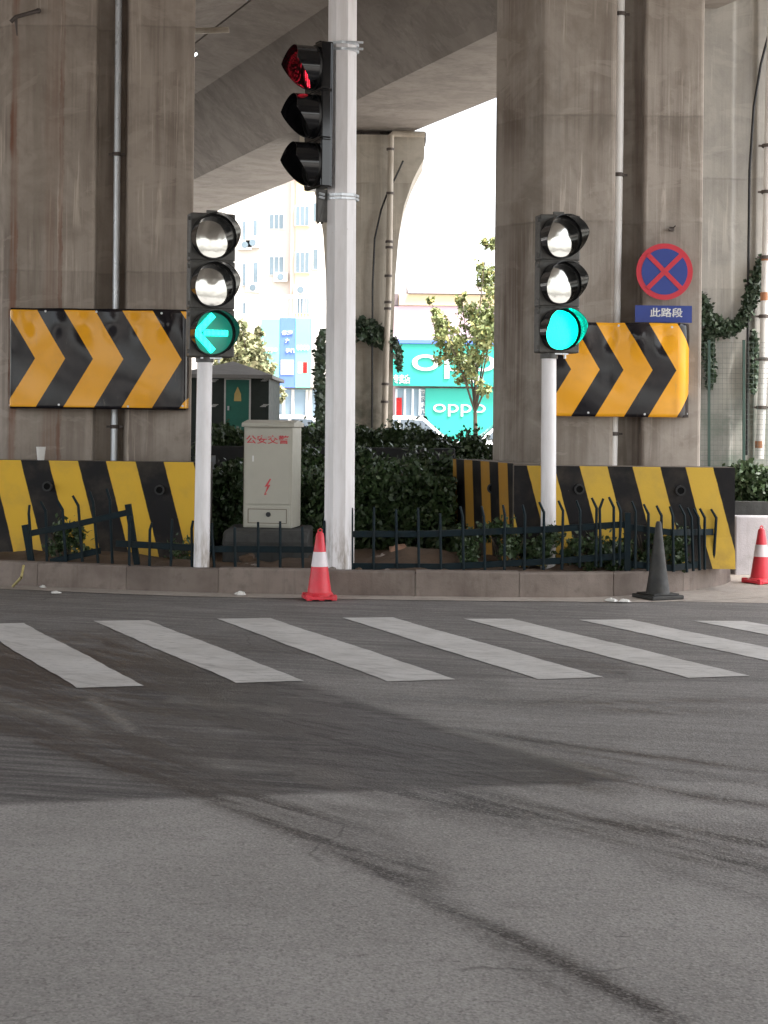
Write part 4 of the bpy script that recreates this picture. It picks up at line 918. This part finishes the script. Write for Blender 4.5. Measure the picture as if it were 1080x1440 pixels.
for k, (x, y, s) in enumerate([(78, 834, .03), (338, 836, .045), (860, 845, .04), (878, 846, .035), (928, 842, .018), (60, 826, .03)]):
    lab = ['small white scrap on the road below the left barrier', 'flat white scrap lying in the gutter left of the red cone', 'left white crumpled scrap in the gutter before the black cone', 'right white crumpled scrap in the gutter before the black cone', 'tiny white scrap just right of the black cone base', 'pale crumb in the gutter at the far left'][k]
    p = gnd(x, y, .014); b = MB(fr(p, k)); vs = []
    for j in range(5):
        for i in range(9): a = 2*math.pi*i/9; r = s*[1, .95, .7, .35, .02][j]*random.uniform(.7, 1.3); vs.append((r*math.cos(a)*1.6, r*math.sin(a), s*.8*[0, .3, .6, .75, .8][j]*random.uniform(.7, 1.2)))
    b.add(vs, [(j*9+i, j*9+(i+1) % 9, (j+1)*9+(i+1) % 9, (j+1)*9+i) for j in range(4) for i in range(9)]); tag(b.build('litter', m_plastic), lab, 'litter', 'white litter in the gutter')
b = MB(); b.tube([gnd(19, 824, .02)+Vector((0, -.02, 0)), gnd(30, 812, .23), at(33, 796, 15.4)], .013, 6); tag(b.build('wooden_stick', m_yboard), 'pale stick leaning on the kerb at the far left', 'stick')
# ================================================================ FAR STREET
# shop with teal boards
D = 60.0
def P(px, py, DD=D): return at(px, py, DD)
root = thing('shop_building', 'pale pink shop with turquoise shop signs seen right of the flared pier', 'building', (P(640, 500).x, D, 0))
xl, xr = P(535, 500).x, P(760, 500).x
MB().box(xl, xr, D, D+9, 0, P(600, 430).z).build('wall', m_bpinkw, root)
MB().box(P(561, 420).x, xr+.1, D-.1, D+9.1, P(600, 430).z+.01, P(600, 414).z).build('cornice', m_byel, root)
MB().add([(P(574, 414).x, D-.2, P(600, 414).z+.02), (xr, D-.2, P(600, 414).z+.02), (xr, D+6, P(600, 392).z+.3), (P(574, 414).x, D+6, P(600, 392).z+.3), (P(574, 414).x, D+6, P(600, 414).z), (xr, D+6, P(600, 414).z)], [(0, 1, 2, 3), (3, 2, 5, 4), (0, 3, 4), (1, 5, 2)]).build('roof', m_roofbr, root)
a, c = P(553, 484), P(760, 545)
sg = MB().box(a.x, c.x, D-.5, D-.12, c.z, a.z).build('upper_sign', m_teal, root)
MB().box(a.x, c.x, D-.55, D-.12, a.z+.01, a.z+.14).build('sign_edge', m_blueb, root)
text_mesh('oppo', 4.1, .85, fr(P(660, 516, D-.5)+Vector((0, -.005, 0))), 'lettering', m_whitesign, sg, .03, .0)
text_mesh('专卖店', .6, .33, fr(P(565, 533, D-.5)+Vector((0, -.005, 0))), 'lettering', m_whitesign, sg, .03, .02)
text_mesh('手机', .5, .3, fr(P(671, 534, D-.5)+Vector((0, -.005, 0))), 'lettering', m_whitesign, sg, .03, .02)
a, c = P(598, 546), P(760, 625)
sg = MB().box(a.x, c.x, D-.3, D-.12, c.z, a.z).build('lower_sign', m_teal, root)
text_mesh('oppo', 73*D/F, 17*D/F, fr(P(646, 577, D-.3)+Vector((0, -.005, 0))), 'lettering', m_whitesign, sg, .03, .0)
a, c = P(556, 546), P(598, 625)
MB().box(a.x, c.x, D-.2, D-.12, c.z, a.z).build('shop_window', m_glass, root)
b = MB()
for x in (557, 569, 580, 590): q = P(x, 585); b.box(q.x-.04, q.x+.04, D-.26, D-.2, .3, P(x, 547).z)
b.build('window_frame', m_galv, root)
for k, ch in enumerate('智能手机店'):
    text_mesh(ch, .18, .18, fr(P(594, 551+k*9, D-.21)), 'lettering', m_whitesign, root, .03, .03)
a = P(561, 575); MB(fr(Vector((a.x, D-.27, a.z)))).box(-.1, .1, 0, .02, -.5, .4).build('poster', m_lampred, root)
# upper grey bit
q = P(556, 423); MB(fr(q)).box(-.2, .12, 0, 1, -.2, .25).build('chimney', m_roofbr, root)
# apartment block
D = 100.0
root = thing('apartment_building', 'tall white and cream apartment block seen left of the main pole', 'building', (P(400, 500, D).x, D, 0))
xl, xm, xr = P(150, 400, D).x, P(408, 400, D).x, P(470, 400, D).x
zt = 26
MB().box(xl, xm, D+.6, D+12, 0, zt).build('wall', m_bwhite, root)
MB().box(P(415, 400, D).x, P(437, 400, D).x, D, D+12, 0, zt).build('stair_bay', m_byel, root)
MB().box(xm, P(415, 400, D).x, D+.1, D+12, 0, zt).build('pilaster', m_bpink, root)
MB().box(P(437, 400, D).x, xr, D+.3, D+12, 0, zt).build('wing', m_bwhite, root)
for (x0, x1, y0, y1, dd) in [(416, 435, 290, 317, 0), (416, 435, 355, 383, 0), (416, 435, 225, 252, 0), (416, 435, 420, 440, 0), (440, 447, 285, 310, .3), (440, 447, 350, 378, .3),
                             (340, 345, 310, 345, .6), (355, 361, 308, 330, .6), (340, 345, 370, 400, .6), (355, 362, 368, 402, .6), (378, 398, 300, 320, .6), (378, 398, 360, 385, .6), (280, 300, 300, 330, .6), (280, 300, 365, 395, .6), (372, 400, 235, 255, .6), (340, 346, 425, 440, .6)]:
    a, c = P(x0, y0, D), P(x1, y1, D)
    f = MB().box(a.x-.05, c.x+.05, D+dd-.06, D+dd, c.z-.05, a.z+.05).build('window', m_trim, root)
    b = MB(); n = 3 if x1-x0 > 10 else 1; wd = (c.x-a.x)/n
    for k in range(n): b.box(a.x+k*wd+.03, a.x+(k+1)*wd-.03, D+dd-.09, D+dd-.061, c.z, a.z)
    b.build('pane', m_win, f)
for (x, y, dd) in [(423, 408, 0), (356, 342, .6), (356, 405, .6), (345, 345, .6), (395, 390, .6)]:
    q = P(x, y, D+dd); u = MB(fr(q)); u.box(-.42, .42, -.35, -.01, -.28, .28); u = u.build('air_conditioner', m_bwhite, root)
    MB(fr(q)).lathe([(.2, -.375), (.2, -.351)], 20, axis='y').build('fan_grille', m_win, u)
# street front low block with balconies
D = 82.0
root = thing('street_front_building', 'low pale shop block with green and blue billboards below the apartments', 'building', (P(400, 500, D).x, D, 0))
MB().box(P(260, 450, D).x, P(470, 450, D).x, D, D+7, 0, P(400, 446, D).z).build('wall', m_bwhite, root)
b = MB()
for x in np.arange(332, 456, 4.5): q = P(x, 430, D); b.box(q.x-.025, q.x+.025, D+.02, D+.07, P(400, 446, D).z, P(400, 418, D).z)
q0, q1 = P(330, 418, D), P(458, 418, D); b.box(q0.x, q1.x, D, D+.09, P(400, 418, D).z, P(400, 416, D).z); b.build('balcony_railing', m_galv, root)
MB().add([(q0.x, D+.4, P(400, 417, D).z), (q1.x, D+.4, P(400, 419, D).z), (q1.x, D+3, P(400, 409, D).z), (q0.x, D+3, P(400, 407, D).z)], [(0, 1, 2, 3)]).build('awning', m_hutroof, root)
for nm, x0, x1, y0, y1, m_ in [('green_billboard', 368, 393, 449, 545, m_teal2), ('blue_billboard', 393.5, 415, 447, 545, m_blueb), ('green_billboard', 415.5, 437, 448, 545, m_teal2), ('white_billboard', 437.5, 462, 443, 545, m_bwhite)]:
    a, c = P(x0, y0, D-.3), P(x1, y1, D-.3); s = MB().box(a.x, c.x, D-.4, D-.05, c.z, a.z).build(nm, m_, root)
    Tm = lambda x, y: fr(P(x, y, D-.4)+Vector((0, -.01, 0)))
    if nm == 'blue_billboard':
        text_mesh('优惠', .55, .22, Tm(404, 468), 'lettering', m_whitesign, s, .03, .03); text_mesh('大', .22, .22, Tm(404, 479), 'lettering', m_whitesign, s, .03, .03); text_mesh('手机', .45, .22, Tm(408, 493), 'lettering', m_whitesign, s, .03, .03)
        a2, c2 = P(395, 506, D-.42), P(413, 527, D-.42); MB().box(a2.x, c2.x, D-.43, D-.405, c2.z, a2.z).build('panel', m_bwhite, s)
    elif nm == 'green_billboard':
        if x0 < 400: text_mesh('oppo', .62, .26, Tm(381, 493), 'lettering', m_whitesign, s, .03, .03)
        else:
            text_mesh('0000', .62, .26, Tm(426, 489), 'lettering', m_whitesign, s, .03, .03)
            for x, mm in ((422, m_whitesign), (429, m_lampred)): q = P(x, 517, D-.41); MB(fr(q)).box(-.1, .1, 0, .01, -.27, .27).build('phone_picture', mm, s)
a, c = P(340, 547, D), P(462, 640, D); MB().box(a.x, c.x, D-.12, D-.02, 0, a.z).build('shop_window', m_glass, root)
b = MB()
for x in (378, 390, 399, 412, 432, 437, 450): q = P(x, 570, D); b.box(q.x-.07, q.x+.07, D-.2, D-.121, 0, a.z)
b.build('window_frame', m_bwhite, root)
# cars
def car(label, X, Y, flip=1, hgt=1.68):
    root = thing('parked_car', label, 'car', (X, Y, 0), 'white cars parked along the far street'); Fm = Matrix.Translation((X, Y, 0)) @ Matrix.Diagonal((flip, 1, 1, 1))
    low = [(-2.2, .3), (2.15, .3), (2.25, .55), (2.2, .85), (1.95, 1.0), (1.0, 1.08), (-2.15, 1.08), (-2.28, .8)]
    MB(Fm).extr(low, 'y', -.88, .88).build('body', m_carw, root, bevel=.08)
    cabp = [(1.05, 1.06), (.35, hgt-.06), (0, hgt), (-1.4, hgt), (-1.75, hgt-.08), (-2.15, 1.06)]
    b = MB(Fm); vs = [(x, s*(.84-(z-1.06)*.28), z) for s in (-1, 1) for x, z in cabp]; n = 6
    b.add(vs, [tuple(range(n)), tuple(range(2*n-1, n-1, -1))]+[(i, n+i, n+(i+1) % n, (i+1) % n) for i in range(n)]); b.build('cabin', m_carw, root, bevel=.04)
    w_ = MB(Fm)
    for s in (-1, 1):
        for poly in ([(.88, 1.12), (.3, hgt-.12), (-.3, hgt-.1), (-.3, 1.12)], [(-.38, 1.12), (-.38, hgt-.1), (-1.15, hgt-.1), (-1.15, 1.12)], [(-1.22, 1.12), (-1.22, hgt-.1), (-1.6, hgt-.14), (-1.98, 1.12)]):
            v = [(x, s*(.845-(z-1.06)*.28+.006), z) for x, z in poly]; w_.add(v, [(0, 1, 2, 3) if s < 0 else (3, 2, 1, 0)])
    v = [(1.03+.01, -.74, 1.12), (1.04, .74, 1.12), (.4, .64, hgt-.09), (.4, -.64, hgt-.09)]; w_.add(v, [(0, 1, 2, 3)]); w_.build('windows', m_carg, root)
    for x in (-1.4, 1.4):
        for s in (-1, 1):
            wh = MB(Fm @ Matrix.Translation((x, s*.8, .34))).lathe([(.2, -.1), (.33, -.1), (.34, -.05), (.34, .05), (.33, .1), (.2, .1)], 24, axis='y').build('wheel', m_tyre, root, smooth=True)
            MB(Fm @ Matrix.Translation((x, s*.8, .34))).lathe([(.19, -.11), (.19, .11)], 20, axis='y').build('rim', m_galv, wh)
    for s in (-1, 1):
        MB(Fm).box(2.12, 2.27, s*.7-.14, s*.7+.14, .68, .8).build('headlight', m_whitesign, root); MB(Fm).box(-2.3, -2.18, s*.72-.1, s*.72+.1, .75, .98).build('tail_lamp', m_lampred, root)
car('white car parked in front of the turquoise shop, nearer the flared pier', at(596, 600, 46).x-.35, 46, 1, 1.75)
car('white car parked in front of the turquoise shop, partly behind the right pier', at(672, 600, 46).x+1.0, 46, -1, 1.75)
car('white car parked below the billboards, beside the cabinet', at(425, 600, 50).x, 50, 1, 1.75)
car('white car parked behind the green hut and billboards', at(330, 600, 52).x, 52, 1, 1.7)
# trees
def tree(label, px, D, zb_, crowns, mat, n, size, group=None):
    x0 = xw(px, D); root = thing('tree', label, 'tree', (x0, D, 0), group); b = MB(); C = []
    for (cx_, cy_, r) in crowns:
        c = at(cx_, cy_, D+random.uniform(-.6, .6)); C.append((c, r*D/F))
    zt_ = max(c.z for c, r in C)
    fork = Vector((x0, D, min(c.z for c, r in C)*.75)); b.tube([(x0, D, 0), (x0+.03, D, fork.z*.5), fork], [.09, .07, .05], 8)
    P_ = []
    for c, r in C:
        m_ = fork.lerp(c, .5)+Vector((random.uniform(-.1, .1), random.uniform(-.2, .2), .1)); b.tube([fork, m_, c], [.03, .02, .008], 6)
        k = int(n*(r**2)/sum(q[1]**2 for q in C)); sub = max(4, int(k/45)); cc = rng.normal(size=(sub, 3)); cc /= np.linalg.norm(cc, axis=1)[:, None]; cc = cc*r*rng.uniform(.3, 1, (sub, 1))+np.array(c)
        ix = rng.integers(0, sub, k); P_.append(cc[ix]+rng.normal(size=(k, 3))*r*.16)
        for s_ in cc[:10]: b.tube([c, tuple(s_)], [.01, .004], 4)
    b.build('trunk', m_bark, root, smooth=True); leaves(np.concatenate(P_), size, 'crown', mat, root)
tree('loose yellowish green tree in front of the turquoise shop signs', 668, 42, 0, [(620, 455, 22), (634, 490, 26), (660, 500, 30), (668, 450, 28), (688, 395, 26), (684, 345, 14), (690, 465, 34), (610, 440, 12), (650, 425, 12), (655, 530, 18), (606, 425, 7), (700, 430, 30), (680, 545, 14)], m_tree, 6500, .105)
tree('pale olive tree in front of the green billboard beside the left signal', 352, 55, 0, [(345, 480, 20), (352, 505, 26), (362, 520, 22), (375, 535, 18), (340, 455, 12), (385, 548, 14), (320, 500, 24), (396, 560, 8), (366, 470, 10)], m_tree2, 4200, .16)
tree('small green shrub tree behind the white cars right of the cabinet', 425, 36, 0, [(420, 612, 14), (435, 606, 12), (445, 615, 14), (410, 620, 12)], m_hedge, 1500, .1)
